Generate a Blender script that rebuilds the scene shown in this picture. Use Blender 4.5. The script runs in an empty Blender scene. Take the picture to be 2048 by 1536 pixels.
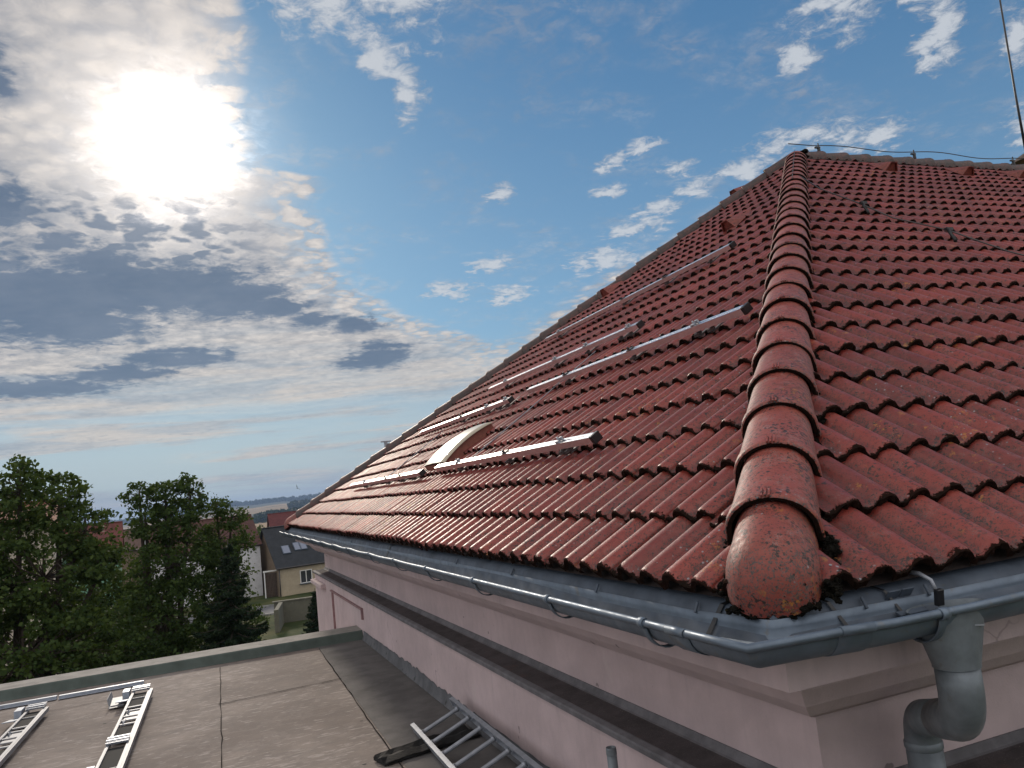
import bpy, bmesh, math, random
import numpy as np
from mathutils import Vector, Matrix
rad = math.radians
random.seed(7); RNG = np.random.default_rng(7)
SC = bpy.context.scene
COL = SC.collection

# ------------------------------------------------------------------ camera
CAM = Vector((-1.336, -1.733, 0.394))
PITCH, ROLL, HEAD, FPX = 0.118979, -0.108331, 0.379488, 1591.27
def cam_axes():
    cz, sz = math.cos(HEAD), math.sin(HEAD)
    f = Vector((sz*math.cos(PITCH), cz*math.cos(PITCH), math.sin(PITCH)))
    r0 = Vector((cz, -sz, 0)); u0 = r0.cross(f)
    r = r0*math.cos(ROLL) + u0*math.sin(ROLL); u = r.cross(f)
    return r, u, f
_r, _u, _f = cam_axes()
cd = bpy.data.cameras.new("camera"); cam = bpy.data.objects.new("camera", cd); COL.objects.link(cam)
m = Matrix.Identity(4)
for i in range(3):
    m[i][0], m[i][1], m[i][2], m[i][3] = _r[i], _u[i], -_f[i], CAM[i]
cam.matrix_world = m
cd.sensor_fit = 'HORIZONTAL'; cd.sensor_width = 36.0; cd.lens = FPX/2048*36.0
cd.clip_start = 0.05; cd.clip_end = 40000
SC.camera = cam

# ------------------------------------------------------------------ light
SUN_AZ, SUN_EL = rad(-0.84), rad(24.27)          # azimuth from +Y towards +X
SUN = Vector((math.sin(SUN_AZ)*math.cos(SUN_EL), math.cos(SUN_AZ)*math.cos(SUN_EL), math.sin(SUN_EL)))
ld = bpy.data.lights.new("sun", 'SUN'); ld.energy = 2.0; ld.angle = rad(6.0); ld.color = (1.0, 0.88, 0.74)
lo = bpy.data.objects.new("sun", ld); COL.objects.link(lo)
lo.rotation_euler = (-SUN).to_track_quat('-Z', 'Y').to_euler(); lo.location = (0, 0, 30)
SC.view_settings.view_transform = 'Standard'; SC.view_settings.look = 'None'
SC.view_settings.exposure = 0.0; SC.view_settings.gamma = 1.0
SC.cycles.max_bounces = 6; SC.cycles.diffuse_bounces = 3; SC.cycles.glossy_bounces = 3
SC.cycles.transmission_bounces = 3; SC.cycles.transparent_max_bounces = 6; SC.cycles.volume_bounces = 0
SC.cycles.use_denoising = True

class NT:
    def __init__(s, tree): s.t = tree; s.n = tree.nodes; s.l = tree.links
    def new(s, k, **kw):
        nd = s.n.new(k)
        for a, b in kw.items(): setattr(nd, a, b)
        return nd
    def put(s, sock, v):
        if hasattr(v, 'is_output'): s.l.new(v, sock)
        elif v is not None: sock.default_value = v
    def m(s, op, a, b=None, c=None, clamp=False):
        nd = s.new('ShaderNodeMath', operation=op, use_clamp=clamp)
        for i, v in enumerate((a, b, c)):
            if v is not None: s.put(nd.inputs[i], v)
        return nd.outputs[0]
    def v(s, op, a, b=None, out=0):
        nd = s.new('ShaderNodeVectorMath', operation=op)
        s.put(nd.inputs[0], a)
        if b is not None: s.put(nd.inputs[1], b)
        return nd.outputs['Value'] if op in ('LENGTH', 'DOT_PRODUCT', 'DISTANCE') else nd.outputs[0]
    def comb(s, x, y, z=0.0):
        nd = s.new('ShaderNodeCombineXYZ')
        for i, q in enumerate((x, y, z)): s.put(nd.inputs[i], q)
        return nd.outputs[0]
    def noise(s, vec, scale, detail=4, rough=0.55, dist=0.0, color=False):
        nd = s.new('ShaderNodeTexNoise'); s.put(nd.inputs['Vector'], vec)
        nd.inputs['Scale'].default_value = scale; nd.inputs['Detail'].default_value = detail
        nd.inputs['Roughness'].default_value = rough; nd.inputs['Distortion'].default_value = dist
        return nd.outputs['Color' if color else 'Fac']
    def voro(s, vec, scale, feat='F1', rnd=1.0):
        nd = s.new('ShaderNodeTexVoronoi', feature=feat); s.put(nd.inputs['Vector'], vec)
        nd.inputs['Scale'].default_value = scale; nd.inputs['Randomness'].default_value = rnd
        return nd.outputs['Distance']
    def ss(s, x, lo, hi, a=0.0, b=1.0):
        nd = s.new('ShaderNodeMapRange', interpolation_type='SMOOTHSTEP'); s.put(nd.inputs[0], x)
        nd.inputs[1].default_value = lo; nd.inputs[2].default_value = hi
        nd.inputs[3].default_value = a; nd.inputs[4].default_value = b
        return nd.outputs[0]
    def mix(s, f, a, b, mode='MIX'):
        nd = s.new('ShaderNodeMix', data_type='RGBA', blend_type=mode); nd.clamp_factor = True
        s.put(nd.inputs[0], f)
        for i, q in ((6, a), (7, b)):
            if isinstance(q, tuple) and len(q) == 3: q = q + (1.0,)
            s.put(nd.inputs[i], q)
        return nd.outputs[2]

# ------------------------------------------------------------------ world: sky and clouds at infinity
def build_world():
    w = bpy.data.worlds.new("World"); SC.world = w; w.use_nodes = True
    t = NT(w.node_tree)
    for nd in list(t.n): t.n.remove(nd)
    out = t.new('ShaderNodeOutputWorld'); bg = t.new('ShaderNodeBackground')
    sky = t.new('ShaderNodeTexSky', sky_type='NISHITA')
    sky.sun_disc = False; sky.sun_elevation = SUN_EL; sky.sun_rotation = SUN_AZ
    sky.air_density = 1.0; sky.dust_density = 0.6; sky.ozone_density = 1.6; sky.altitude = 300
    base = t.mix(1.0, sky.outputs[0], (0.044, 0.064, 0.074), 'MULTIPLY')
    d = t.new('ShaderNodeTexCoord').outputs['Generated']
    sep = t.new('ShaderNodeSeparateXYZ'); t.l.new(d, sep.inputs[0]); x, y, z = sep.outputs
    az = t.m('MULTIPLY', t.m('ARCTAN2', x, y), 57.2958)
    el = t.m('MULTIPLY', t.m('ARCSINE', z), 57.2958)
    zz = t.m('ADD', t.m('MAXIMUM', z, 0.0), 0.10)
    P = t.comb(t.m('DIVIDE', x, zz), t.m('DIVIDE', y, zz), 0.0)
    ang = t.m('MULTIPLY', t.m('ARCCOSINE', t.m('MINIMUM', t.v('DOT_PRODUCT', d, tuple(SUN)), 1.0)), 57.2958)
    base = t.mix(0.55, base, t.mix(t.ss(el, 6.0, 34.0), (0.220, 0.400, 0.590), (0.070, 0.215, 0.430)))
    # sheared noise coordinates: streaks get flatter towards the horizon by themselves
    n1 = t.noise(P, 2.2, 7, 0.62); n2 = t.noise(P, 9.0, 7, 0.62, 0.4); n3 = t.noise(P, 26.0, 4, 0.6)
    nA = t.noise(t.v('ADD', P, (7.3, 2.1, 0)), 3.4, 8, 0.66, 0.3)
    c1 = t.m('SUBTRACT', n1, 0.5); c2 = t.m('SUBTRACT', n2, 0.5); cA = t.m('SUBTRACT', nA, 0.5)
    azn = t.m('ADD', az, t.m('ADD', t.m('MULTIPLY', c2, 3.5), t.m('MULTIPLY', cA, 4.0)))
    eln = t.m('ADD', el, t.m('ADD', t.m('MULTIPLY', c2, 2.2), t.m('MULTIPLY', c1, 1.6)))
    A2 = t.comb(azn, eln, 0.0)
    def curve(inp, pts, xr, yr):
        nd = t.new('ShaderNodeFloatCurve'); cv = nd.mapping.curves[0]
        q = [((a-xr[0])/(xr[1]-xr[0]), (b-yr[0])/(yr[1]-yr[0])) for a, b in pts]
        q.sort()
        cv.points[0].location = q[0]; cv.points[1].location = q[-1]
        for s_ in q[1:-1]: cv.points.new(*s_)
        nd.mapping.update()
        t.put(nd.inputs['Value'], t.m('DIVIDE', t.m('SUBTRACT', inp, xr[0]), xr[1]-xr[0], clamp=True))
        return t.m('ADD', t.m('MULTIPLY', nd.outputs[0], yr[1]-yr[0]), yr[0])
    def blobs(lst, coord):
        acc = None
        for a, e, wa, we in lst:
            q = t.v('MULTIPLY', t.v('SUBTRACT', coord, (a, e, 0)), (1/wa, 1/we, 0))
            l = t.v('LENGTH', q)
            acc = l if acc is None else t.m('MINIMUM', acc, l)
        return acc
    edgeA = curve(el, [(0, 26), (9, 22), (12, 15.5), (13.2, 13.6), (15.1, 11.2), (16.6, 10.3), (19, 9.3), (20.7, 8.6), (21.8, 9.6), (23, 5.8), (25.6, 4.8), (28.3, 4.8), (30.7, 5.6), (33, 4.4), (45, 2), (60, -6)], (0, 60), (-10, 30))
    topB = curve(az, [(-30, 4), (10, 12), (14, 12.5), (18, 11.2), (21.5, 10.2), (25, 11.8), (29, 13.6), (33, 15.2), (37, 17), (44, 18.6), (48, 17), (60, 12), (90, 10)], (-30, 90), (0, 30))
    nF = t.noise(P, 19.0, 6, 0.7, 0.5); cF = t.m('SUBTRACT', nF, 0.5)
    dA = t.m('DIVIDE', t.m('SUBTRACT', edgeA, azn), 2.2)
    dB = t.m('DIVIDE', t.m('SUBTRACT', topB, eln), 1.5)
    far_left = t.m('DIVIDE', t.m('ADD', az, 60.0), 12.0)
    sheet = t.m('MAXIMUM', t.m('MINIMUM', dA, far_left), dB)
    Pd = t.v('ADD', P, t.v('MULTIPLY', t.noise(P, 7.0, 3, 0.6, 0.0, True), (0.10, 0.10, 0.0)))
    vc = t.new('ShaderNodeTexVoronoi', feature='SMOOTH_F1'); t.put(vc.inputs['Vector'], Pd); vc.inputs['Scale'].default_value = 19.0; vc.inputs['Smoothness'].default_value = 0.6
    cell = t.ss(t.m('ADD', vc.outputs['Distance'], t.m('MULTIPLY', cF, 0.55)), 0.72, 0.22)
    # the low band thins out to pale clear stripes
    low = t.ss(el, 4.0, 9.5)
    lown = t.ss(t.noise(t.comb(t.m('MULTIPLY', az, 0.05), t.m('MULTIPLY', el, 0.62), 3.1), 1.35, 5, 0.6, 0.35), 0.43, 0.60)
    dens = t.ss(t.m('ADD', sheet, t.m('MULTIPLY', c2, 1.6)), -0.25, 0.55)
    thin = t.m('ADD', t.m('MULTIPLY', low, t.m('SUBTRACT', 1.0, lown)), lown, clamp=True)
    dens = t.m('MULTIPLY', dens, t.m('ADD', t.m('MULTIPLY', thin, 0.80), 0.1, clamp=True))
    # small gaps between the puffs near the edge of the sheet
    gap = t.m('MULTIPLY', t.m('MAXIMUM', t.ss(n2, 0.50, 0.38), t.ss(cell, 0.40, 0.0)), t.ss(sheet, 2.4, 0.1))
    dens = t.m('MULTIPLY', dens, t.m('SUBTRACT', 1.0, t.m('MULTIPLY', gap, 0.75)), clamp=True)
    # loose puffs in the blue part
    pf = blobs([(11.0, 33.8, 4.4, 2.6), (16.0, 33.6, 4.6, 3.0), (14.6, 29.4, 1.3, 1.2), (15.9, 27.4, 1.3, 1.9), (47.8, 27.6, 2.6, 1.6), (52.8, 26.8, 2.6, 1.2),
                (53.2, 24.2, 1.2, 2.0), (57.6, 22.4, 1.2, 1.6), (44.9, 25.4, 1.6, 0.8), (22.4, 20.4, 0.95, 0.75), (31.0, 21.2, 1.3, 0.5), (33.8, 21.8, 1.4, 0.45),
                (30.3, 19.4, 1.3, 0.45), (32.3, 16.8, 2.1, 0.55), (33.6, 17.8, 2.0, 0.5), (36.8, 18.6, 1.6, 0.5), (35.5, 20.0, 1.2, 0.45), (44.6, 20.3, 3.8, 0.9),
                (40.2, 19.2, 2.6, 0.6), (21.2, 15.6, 1.9, 0.55), (17.6, 14.0, 2.2, 0.55), (22.2, 13.4, 1.6, 0.5), (29.6, 14.8, 2.4, 0.9), (48.8, 19.4, 2.0, 0.8), (57.8, 17.2, 1.4, 1.6)], A2)
    puff = t.ss(t.m('ADD', pf, t.m('ADD', t.m('MULTIPLY', c2, -2.0), t.m('MULTIPLY', cF, -3.2))), 1.30, 0.10)
    # elsewhere on the dome, out of the picture: broken cumulus
    back = t.m('MULTIPLY', t.ss(t.m('ABSOLUTE', t.m('SUBTRACT', az, 23.0)), 40.0, 60.0), t.ss(nA, 0.36, 0.54))
    high = t.m('MULTIPLY', t.ss(el, 34.0, 44.0), t.ss(n1, 0.44, 0.58))
    wisps = t.m('MULTIPLY', t.m('MULTIPLY', t.ss(nA, 0.46, 0.70), t.ss(nF, 0.35, 0.65)), 0.40)
    cover = t.m('MAXIMUM', t.m('MAXIMUM', dens, t.m('MULTIPLY', puff, 0.85)), t.m('MAXIMUM', t.m('MAXIMUM', back, high), wisps))
    # cloud brightness
    tex = t.m('ADD', t.m('MULTIPLY', t.ss(n2, 0.40, 0.60), 0.36), t.m('ADD', t.m('MULTIPLY', t.ss(nF, 0.40, 0.60), 0.26), t.m('MULTIPLY', cell, 0.38)))
    col = t.mix(tex, (0.24, 0.255, 0.30), (0.86, 0.77, 0.69))
    col = t.mix(t.m('MULTIPLY', t.ss(ang, 8.0, 17.0), t.m('MULTIPLY', t.ss(el, 15.0, 22.0), t.ss(n1, 0.30, 0.62, 0.15, 0.75))), col, (0.30, 0.29, 0.305))
    stk = t.noise(t.comb(t.m('MULTIPLY', az, 0.055), t.m('MULTIPLY', el, 0.72), 5.0), 1.25, 6, 0.62, 0.5)
    col = t.mix(t.ss(el, 15, 6, 0, 0.78), col, t.mix(t.ss(stk, 0.40, 0.60), (0.40, 0.45, 0.49), (0.72, 0.63, 0.54)))
    # dark cloud bank and the shaded puffs above it
    A3 = t.v('ADD', t.v('MULTIPLY', A2, (0.35, 0.35, 0)), t.v('MULTIPLY', t.comb(az, el, 0.0), (0.65, 0.65, 0)))
    bank = blobs([(-11, 14.3, 6.2, 2.5), (-6, 14.8, 5.6, 2.2), (-1.0, 15.1, 5.4, 1.8), (2.6, 14.3, 3.6, 1.4), (-7.5, 12.9, 5.0, 1.5), (5.6, 13.5, 2.2, 0.6), (-5.5, 16.6, 1.7, 1.2), (-1.2, 10.4, 3.2, 0.62), (-4.5, 9.5, 3.0, 0.5),
                  (-9.5, 8.8, 5.0, 0.62), (12.6, 9.7, 2.0, 0.8), (11.2, 9.3, 1.6, 0.4), (8.0, 12.6, 1.8, 0.5), (11.0, 12.0, 1.8, 0.5), (-12.2, 27.2, 1.9, 1.6), (-11.3, 19.6, 2.0, 1.6), (-13.4, 22.8, 2.0, 1.0)], A3)
    bn = t.m('ADD', bank, t.m('ADD', t.m('MULTIPLY', c2, 1.7), t.m('ADD', t.m('MULTIPLY', cF, 1.3), t.m('MULTIPLY', cell, -0.20))))
    bankd = t.m('ADD', t.m('MULTIPLY', t.ss(bn, 1.8, 0.85), 0.34), t.m('MULTIPLY', t.ss(bn, 1.25, 0.60), 0.62))
    cells = t.noise(t.v('MULTIPLY', P, (1.0, 0.75, 0)), 11.0, 4, 0.5, 0.3)
    dapz = t.m('MULTIPLY', t.ss(el, 22.5, 19.5), t.m('MULTIPLY', t.ss(el, 13.5, 15.5), t.ss(azn, 8.0, 1.0)))
    dap = t.m('MULTIPLY', t.ss(t.m('ADD', t.m('MULTIPLY', cells, 0.55), t.m('ADD', t.m('MULTIPLY', cell, 0.14), t.m('MULTIPLY', cF, 0.35))), 0.27, 0.40), t.m('MULTIPLY', dapz, 0.92))
    mott = t.m('MULTIPLY', t.ss(n1, 0.50, 0.68), t.m('MULTIPLY', t.ss(ang, 8, 16), 0.28))
    lowd = t.m('MULTIPLY', t.ss(el, 14.0, 10.0), t.m('MULTIPLY', t.ss(n2, 0.52, 0.66), 0.28))
    dark = t.m('MAXIMUM', t.m('MAXIMUM', bankd, dap), t.m('MAXIMUM', mott, lowd), clamp=True)
    col = t.mix(dark, col, t.mix(t.ss(n1, 0.35, 0.65), (0.100, 0.142, 0.218), (0.140, 0.180, 0.255)))
    cover = t.m('MAXIMUM', cover, t.m('MULTIPLY', bankd, 0.95))
    col = t.mix(t.m('MULTIPLY', t.m('MULTIPLY', puff, t.m('SUBTRACT', 1.0, dens, clamp=True)), t.m('SUBTRACT', 1.0, bankd)), col, (0.62, 0.645, 0.68))
    behind = t.m('MULTIPLY', t.ss(t.m('ABSOLUTE', t.m('SUBTRACT', az, 23.0)), 50.0, 90.0), t.ss(el, -1.0, 6.0))
    col = t.mix(behind, col, (1.22, 1.15, 1.10))  # unseen clouds behind the camera brightened to lift light on the shaded walls
    # the sun behind thin cloud
    core = t.ss(t.m('ADD', ang, t.m('MULTIPLY', t.m('ADD', c2, cF), 4.4)), 5.9, 0.8)
    halo = t.m('MULTIPLY', t.m('MULTIPLY', t.ss(t.m('ADD', ang, t.m('MULTIPLY', t.m('ADD', c2, cF), 6.5)), 10.5, 2.0), 0.32), t.m('ADD', t.m('MULTIPLY', cover, 0.85), 0.15))
    halo = t.m('MULTIPLY', halo, t.m('SUBTRACT', 1.0, t.m('MULTIPLY', dark, 0.85))); wide = t.ss(ang, 26.0, 4.0)
    bloom = t.m('MULTIPLY', t.ss(ang, 9.0, 2.0), 0.12)
    colg = t.mix(t.m('MULTIPLY', wide, t.m('MULTIPLY', t.m('SUBTRACT', 1.0, dark), 0.22)), col, (0.72, 0.66, 0.60))
    skyc = t.mix(cover, base, colg)
    pale = t.m('MULTIPLY', t.ss(el, 12.0, 1.0), 0.75)
    skyc = t.mix(t.m('MULTIPLY', pale, t.m('SUBTRACT', 1.0, cover)), skyc, (0.50, 0.54, 0.55))
    add = t.v('ADD', skyc, t.v('MULTIPLY', t.comb(t.m('ADD', core, t.m('ADD', halo, bloom)), t.m('ADD', core, t.m('ADD', halo, bloom)), t.m('ADD', core, t.m('ADD', halo, bloom))), (1.10, 0.98, 0.86)))
    fin = t.mix(t.ss(el, -0.2, -3.0), add, (0.10, 0.11, 0.09))
    t.l.new(fin, bg.inputs[0]); bg.inputs[1].default_value = 1.0
    t.l.new(bg.outputs[0], out.inputs[0])
    w.cycles.sampling_method = 'MANUAL'; w.cycles.sample_map_resolution = 1024
build_world()

# ------------------------------------------------------------------ helpers: meshes and tags
class MB:
    """collects shapes for one mesh object"""
    def __init__(s): s.v = []; s.f = []; s.sm = []
    def add(s, vs, fs, smooth=False):
        o = len(s.v); s.v += [tuple(p) for p in vs]
        for f in fs: s.f.append(tuple(i+o for i in f)); s.sm.append(smooth)
    def box(s, c, d, R=None, bev=0.0):
        x, y, z = d[0]/2, d[1]/2, d[2]/2
        if bev <= 0:
            vs = [Vector((sx*x, sy*y, sz*z)) for sx in (-1, 1) for sy in (-1, 1) for sz in (-1, 1)]
            fs = [(0, 1, 3, 2), (4, 6, 7, 5), (0, 4, 5, 1), (2, 3, 7, 6), (0, 2, 6, 4), (1, 5, 7, 3)]
        else:
            bm = bmesh.new(); bmesh.ops.create_cube(bm, size=1.0)
            for q in bm.verts: q.co = Vector((q.co.x*d[0], q.co.y*d[1], q.co.z*d[2]))
            bmesh.ops.bevel(bm, geom=bm.edges[:], offset=bev, segments=1, affect='EDGES')
            bm.verts.index_update()
            vs = [q.co.copy() for q in bm.verts]; fs = [tuple(q.index for q in f.verts) for f in bm.faces]; bm.free()
        if R is not None: vs = [R @ q for q in vs]
        s.add([q + Vector(c) for q in vs], fs)
    def tube(s, pts, r, n=10, smooth=True, caps=True, sq=1.0):
        pts = [Vector(p) for p in pts]; N = len(pts)
        rs = r if isinstance(r, (list, tuple)) else [r]*N
        vs = []; ref = None
        for i, p in enumerate(pts):
            tdir = (pts[min(i+1, N-1)] - pts[max(i-1, 0)]).normalized()
            if ref is None:
                ref = tdir.orthogonal().normalized()
            ref = (ref - tdir*ref.dot(tdir)).normalized()
            b = tdir.cross(ref)
            for k in range(n):
                a = 2*math.pi*k/n
                vs.append(p + (ref*math.cos(a) + b*math.sin(a)*sq)*rs[i])
        fs = [(i*n+k, i*n+(k+1) % n, (i+1)*n+(k+1) % n, (i+1)*n+k) for i in range(N-1) for k in range(n)]
        if caps: fs += [tuple(range(n))[::-1], tuple((N-1)*n+k for k in range(n))]
        s.add(vs, fs, smooth)
    def grid(s, rows, smooth=True, closed=False):
        n = len(rows[0]); vs = [p for r in rows for p in r]; fs = []
        for i in range(len(rows)-1):
            for k in range(n if closed else n-1):
                fs.append((i*n+k, i*n+(k+1) % n, (i+1)*n+(k+1) % n, (i+1)*n+k))
        s.add(vs, fs, smooth)
    def prism(s, poly, z0, z1, R=None, c=(0, 0, 0)):
        n = len(poly); vs = [Vector((p[0], p[1], z0)) for p in poly] + [Vector((p[0], p[1], z1)) for p in poly]
        fs = [tuple(range(n))[::-1], tuple(range(n, 2*n))] + [(k, (k+1) % n, n+(k+1) % n, n+k) for k in range(n)]
        if R is not None: vs = [R @ q for q in vs]
        s.add([q + Vector(c) for q in vs], fs)
    def build(s, name, mat, parent=None, recalc=True, bevel=0.0):
        me = bpy.data.meshes.new(name); me.from_pydata([tuple(v) for v in s.v], [], s.f)
        me.polygons.foreach_set('use_smooth', s.sm)
        if recalc:
            bm = bmesh.new(); bm.from_mesh(me); bmesh.ops.recalc_face_normals(bm, faces=bm.faces[:]); bm.to_mesh(me); bm.free()
        for q in (mat if isinstance(mat, list) else [mat]): me.materials.append(q)
        o = bpy.data.objects.new(name, me); COL.objects.link(o)
        if parent is not None: o.parent = parent
        if bevel:
            bv = o.modifiers.new("bevel", 'BEVEL'); bv.width = bevel; bv.segments = 2; bv.limit_method = 'ANGLE'
        return o
def tag(o, label=None, cat=None, group=None, kind=None):
    for k, q in (('label', label), ('category', cat), ('group', group), ('kind', kind)):
        if q: o[k] = q
    return o
def empty(name, loc, label=None, cat=None, group=None, kind=None, rz=0.0):
    o = bpy.data.objects.new(name, None); COL.objects.link(o); o.location = loc; o.rotation_euler.z = rz
    o.empty_display_size = 0.2
    return tag(o, label, cat, group, kind)
def copy_tree(o, parent=None):
    c = o.copy(); COL.objects.link(c); c.parent = parent
    for ch in [q for q in bpy.data.objects if q.parent == o]: copy_tree(ch, c)
    return c

# ------------------------------------------------------------------ materials
def mat(name, color=(0.5, 0.5, 0.5), rough=0.6, metal=0.0, noise=(), bump=(0, 0), spec=0.5, coords='Object', layers=(), rvar=0.0, transl=0.0):
    """noise: (scale, amount); bump: (scale, strength); layers: (scale, lo, hi, colour, mask scale) patches of dirt or lichen"""
    m = bpy.data.materials.new(name); m.use_nodes = True; t = NT(m.node_tree)
    p = t.n['Principled BSDF']
    co = t.new('ShaderNodeTexCoord').outputs[coords]
    col = color + (1.0,)
    if noise:
        n = t.noise(co, noise[0], 5, 0.6)
        k = t.ss(n, 0.3, 0.7, 1-noise[1], 1+noise[1])
        col = t.v('MULTIPLY', col[:3], t.comb(k, k, k))
    for (sc, a, b, c, ms) in layers:
        f = t.ss(t.noise(co, sc, 5, 0.6), a, b)
        if ms: f = t.m('MULTIPLY', f, t.ss(t.noise(t.v('ADD', co, (3.1, 1.7, 9.2)), ms, 3, 0.5), 0.42, 0.6))
        col = t.mix(f, col, c)
    t.put(p.inputs['Base Color'], col if hasattr(col, 'is_output') else col)
    if rvar: t.put(p.inputs['Roughness'], t.ss(t.noise(co, (noise[0] if noise else 8)*2.3, 4), 0.3, 0.7, rough-rvar, rough+rvar))
    else: p.inputs['Roughness'].default_value = rough
    p.inputs['Metallic'].default_value = metal; p.inputs['Specular IOR Level'].default_value = spec
    if bump[1]:
        b = t.new('ShaderNodeBump'); b.inputs['Strength'].default_value = bump[1]; b.inputs['Distance'].default_value = 0.01
        t.l.new(t.noise(co, bump[0], 5, 0.65), b.inputs['Height']); t.l.new(b.outputs[0], p.inputs['Normal'])
    return m

def tile_material(name, cap=False):
    m = bpy.data.materials.new(name); m.use_nodes = True; t = NT(m.node_tree); p = t.n['Principled BSDF']
    geo = t.new('ShaderNodeNewGeometry').outputs['Position']
    at = t.new('ShaderNodeVertexColor', layer_name='tcol').outputs['Color']
    sp = t.new('ShaderNodeSeparateColor'); t.l.new(at, sp.inputs[0]); rnd, edge, pan = sp.outputs[0], sp.outputs[1], sp.outputs[2]
    fine = t.noise(geo, 165.0, 4, 0.70); mid = t.noise(geo, 46.0, 5, 0.65); big = t.noise(geo, 3.1, 4, 0.6); med = t.noise(geo, 14.0, 4, 0.6)
    red = t.mix(rnd, (0.145, 0.020, 0.016), (0.275, 0.041, 0.028))
    if cap: red = t.mix(0.5, red, (0.34, 0.085, 0.058))
    red = t.mix(t.ss(big, 0.35, 0.7, 0, 0.5), red, (0.260, 0.047, 0.028))
    red = t.mix(t.ss(mid, 0.45, 0.75, 0, 0.35), red, (0.115, 0.020, 0.018))
    red = t.mix(t.m('MULTIPLY', t.ss(pan, 0.45, 1.0), t.m('ADD', 0.25, t.m('MULTIPLY', t.ss(med, 0.35, 0.65), 0.45))), red, (0.085, 0.018, 0.015))  # pans darkened in the colour: dirt plus painted shading between the rolls
    # worn grey bloom
    bloom = t.m('MULTIPLY', t.ss(med, 0.46, 0.66), t.ss(fine, 0.45, 0.60))
    red = t.mix(t.m('MULTIPLY', bloom, 0.62 if cap else 0.25), red, (0.30, 0.235, 0.215))
    # black specks of moss, thicker in the pans and where the moisture stays
    thr = t.m('ADD', t.m('MULTIPLY', pan, 0.10), t.m('MULTIPLY', t.ss(big, 0.40, 0.62), 0.05))
    sk = t.ss(t.m('ADD', t.m('ADD', fine, t.m('MULTIPLY', t.m('SUBTRACT', mid, 0.5), 0.45)), thr), 0.625, 0.665)
    red = t.mix(t.m('MULTIPLY', sk, 0.80), red, (0.030, 0.022, 0.018))
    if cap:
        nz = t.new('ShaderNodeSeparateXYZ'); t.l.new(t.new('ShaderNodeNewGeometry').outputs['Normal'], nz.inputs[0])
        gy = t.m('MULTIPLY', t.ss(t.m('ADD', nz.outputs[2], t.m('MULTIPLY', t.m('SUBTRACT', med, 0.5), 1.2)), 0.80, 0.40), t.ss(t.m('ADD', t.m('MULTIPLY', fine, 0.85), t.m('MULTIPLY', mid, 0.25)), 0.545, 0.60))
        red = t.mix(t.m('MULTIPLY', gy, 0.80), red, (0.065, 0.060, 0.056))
    zone = t.ss(t.noise(t.v('ADD', geo, (2, 5, 1)), 7.0, 4, 0.6), 0.42, 0.60)
    sk2 = t.ss(t.m('ADD', t.noise(t.v('ADD', geo, (5, 1, 8)), 78.0, 4, 0.6), t.m('MULTIPLY', zone, 0.10)), 0.625 if cap else 0.650, 0.67 if cap else 0.70)
    red = t.mix(t.m('MULTIPLY', sk2, 0.93), red, (0.018, 0.014, 0.012))
    # pale lichen discs and ochre patches
    lc = t.m('MULTIPLY', t.ss(t.m('ADD', t.voro(geo, 38.0), t.m('MULTIPLY', mid, 0.25)), 0.30, 0.22), t.ss(t.noise(t.v('ADD', geo, (4, 4, 4)), 2.1, 3), 0.50, 0.62))
    red = t.mix(t.m('MULTIPLY', lc, 0.75), red, (0.30, 0.31, 0.33))
    oc = t.m('MULTIPLY', t.ss(t.noise(t.v('ADD', geo, (9, 2, 5)), 30.0, 6, 0.75), 0.56, 0.62), t.ss(t.noise(t.v('ADD', geo, (1, 7, 3)), 4.2, 3), 0.55 if not cap else 0.50, 0.66))
    red = t.mix(t.m('MULTIPLY', oc, 0.8), red, (0.42, 0.17, 0.03))
    # the lower edge of every tile is overgrown
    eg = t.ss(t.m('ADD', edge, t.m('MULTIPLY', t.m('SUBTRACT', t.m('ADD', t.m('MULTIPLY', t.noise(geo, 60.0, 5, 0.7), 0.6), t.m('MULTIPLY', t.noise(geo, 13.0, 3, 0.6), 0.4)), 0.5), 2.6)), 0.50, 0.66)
    eg = t.m('MAXIMUM', eg, t.ss(edge, 0.93, 1.0))  # full-edge faces go black: gap shadow under each lap painted over the moss
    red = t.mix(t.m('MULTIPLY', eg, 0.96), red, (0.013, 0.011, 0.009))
    t.put(p.inputs['Specular IOR Level'], t.m('MULTIPLY', t.m('SUBTRACT', 1.0, eg), 0.55))
    t.l.new(red, p.inputs['Base Color'])
    t.put(p.inputs['Roughness'], t.m('ADD', t.ss(mid, 0.3, 0.7, 0.44 if cap else 0.38, 0.66 if cap else 0.56), t.m('MULTIPLY', eg, 0.4), clamp=True))
    b = t.new('ShaderNodeBump'); b.inputs['Strength'].default_value = 0.55; b.inputs['Distance'].default_value = 0.004
    h = t.m('ADD', t.m('MULTIPLY', mid, 0.6), t.m('ADD', t.m('MULTIPLY', fine, 0.35), t.m('MULTIPLY', eg, 0.8)))
    t.l.new(h, b.inputs['Height']); t.l.new(b.outputs[0], p.inputs['Normal'])
    return m

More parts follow.
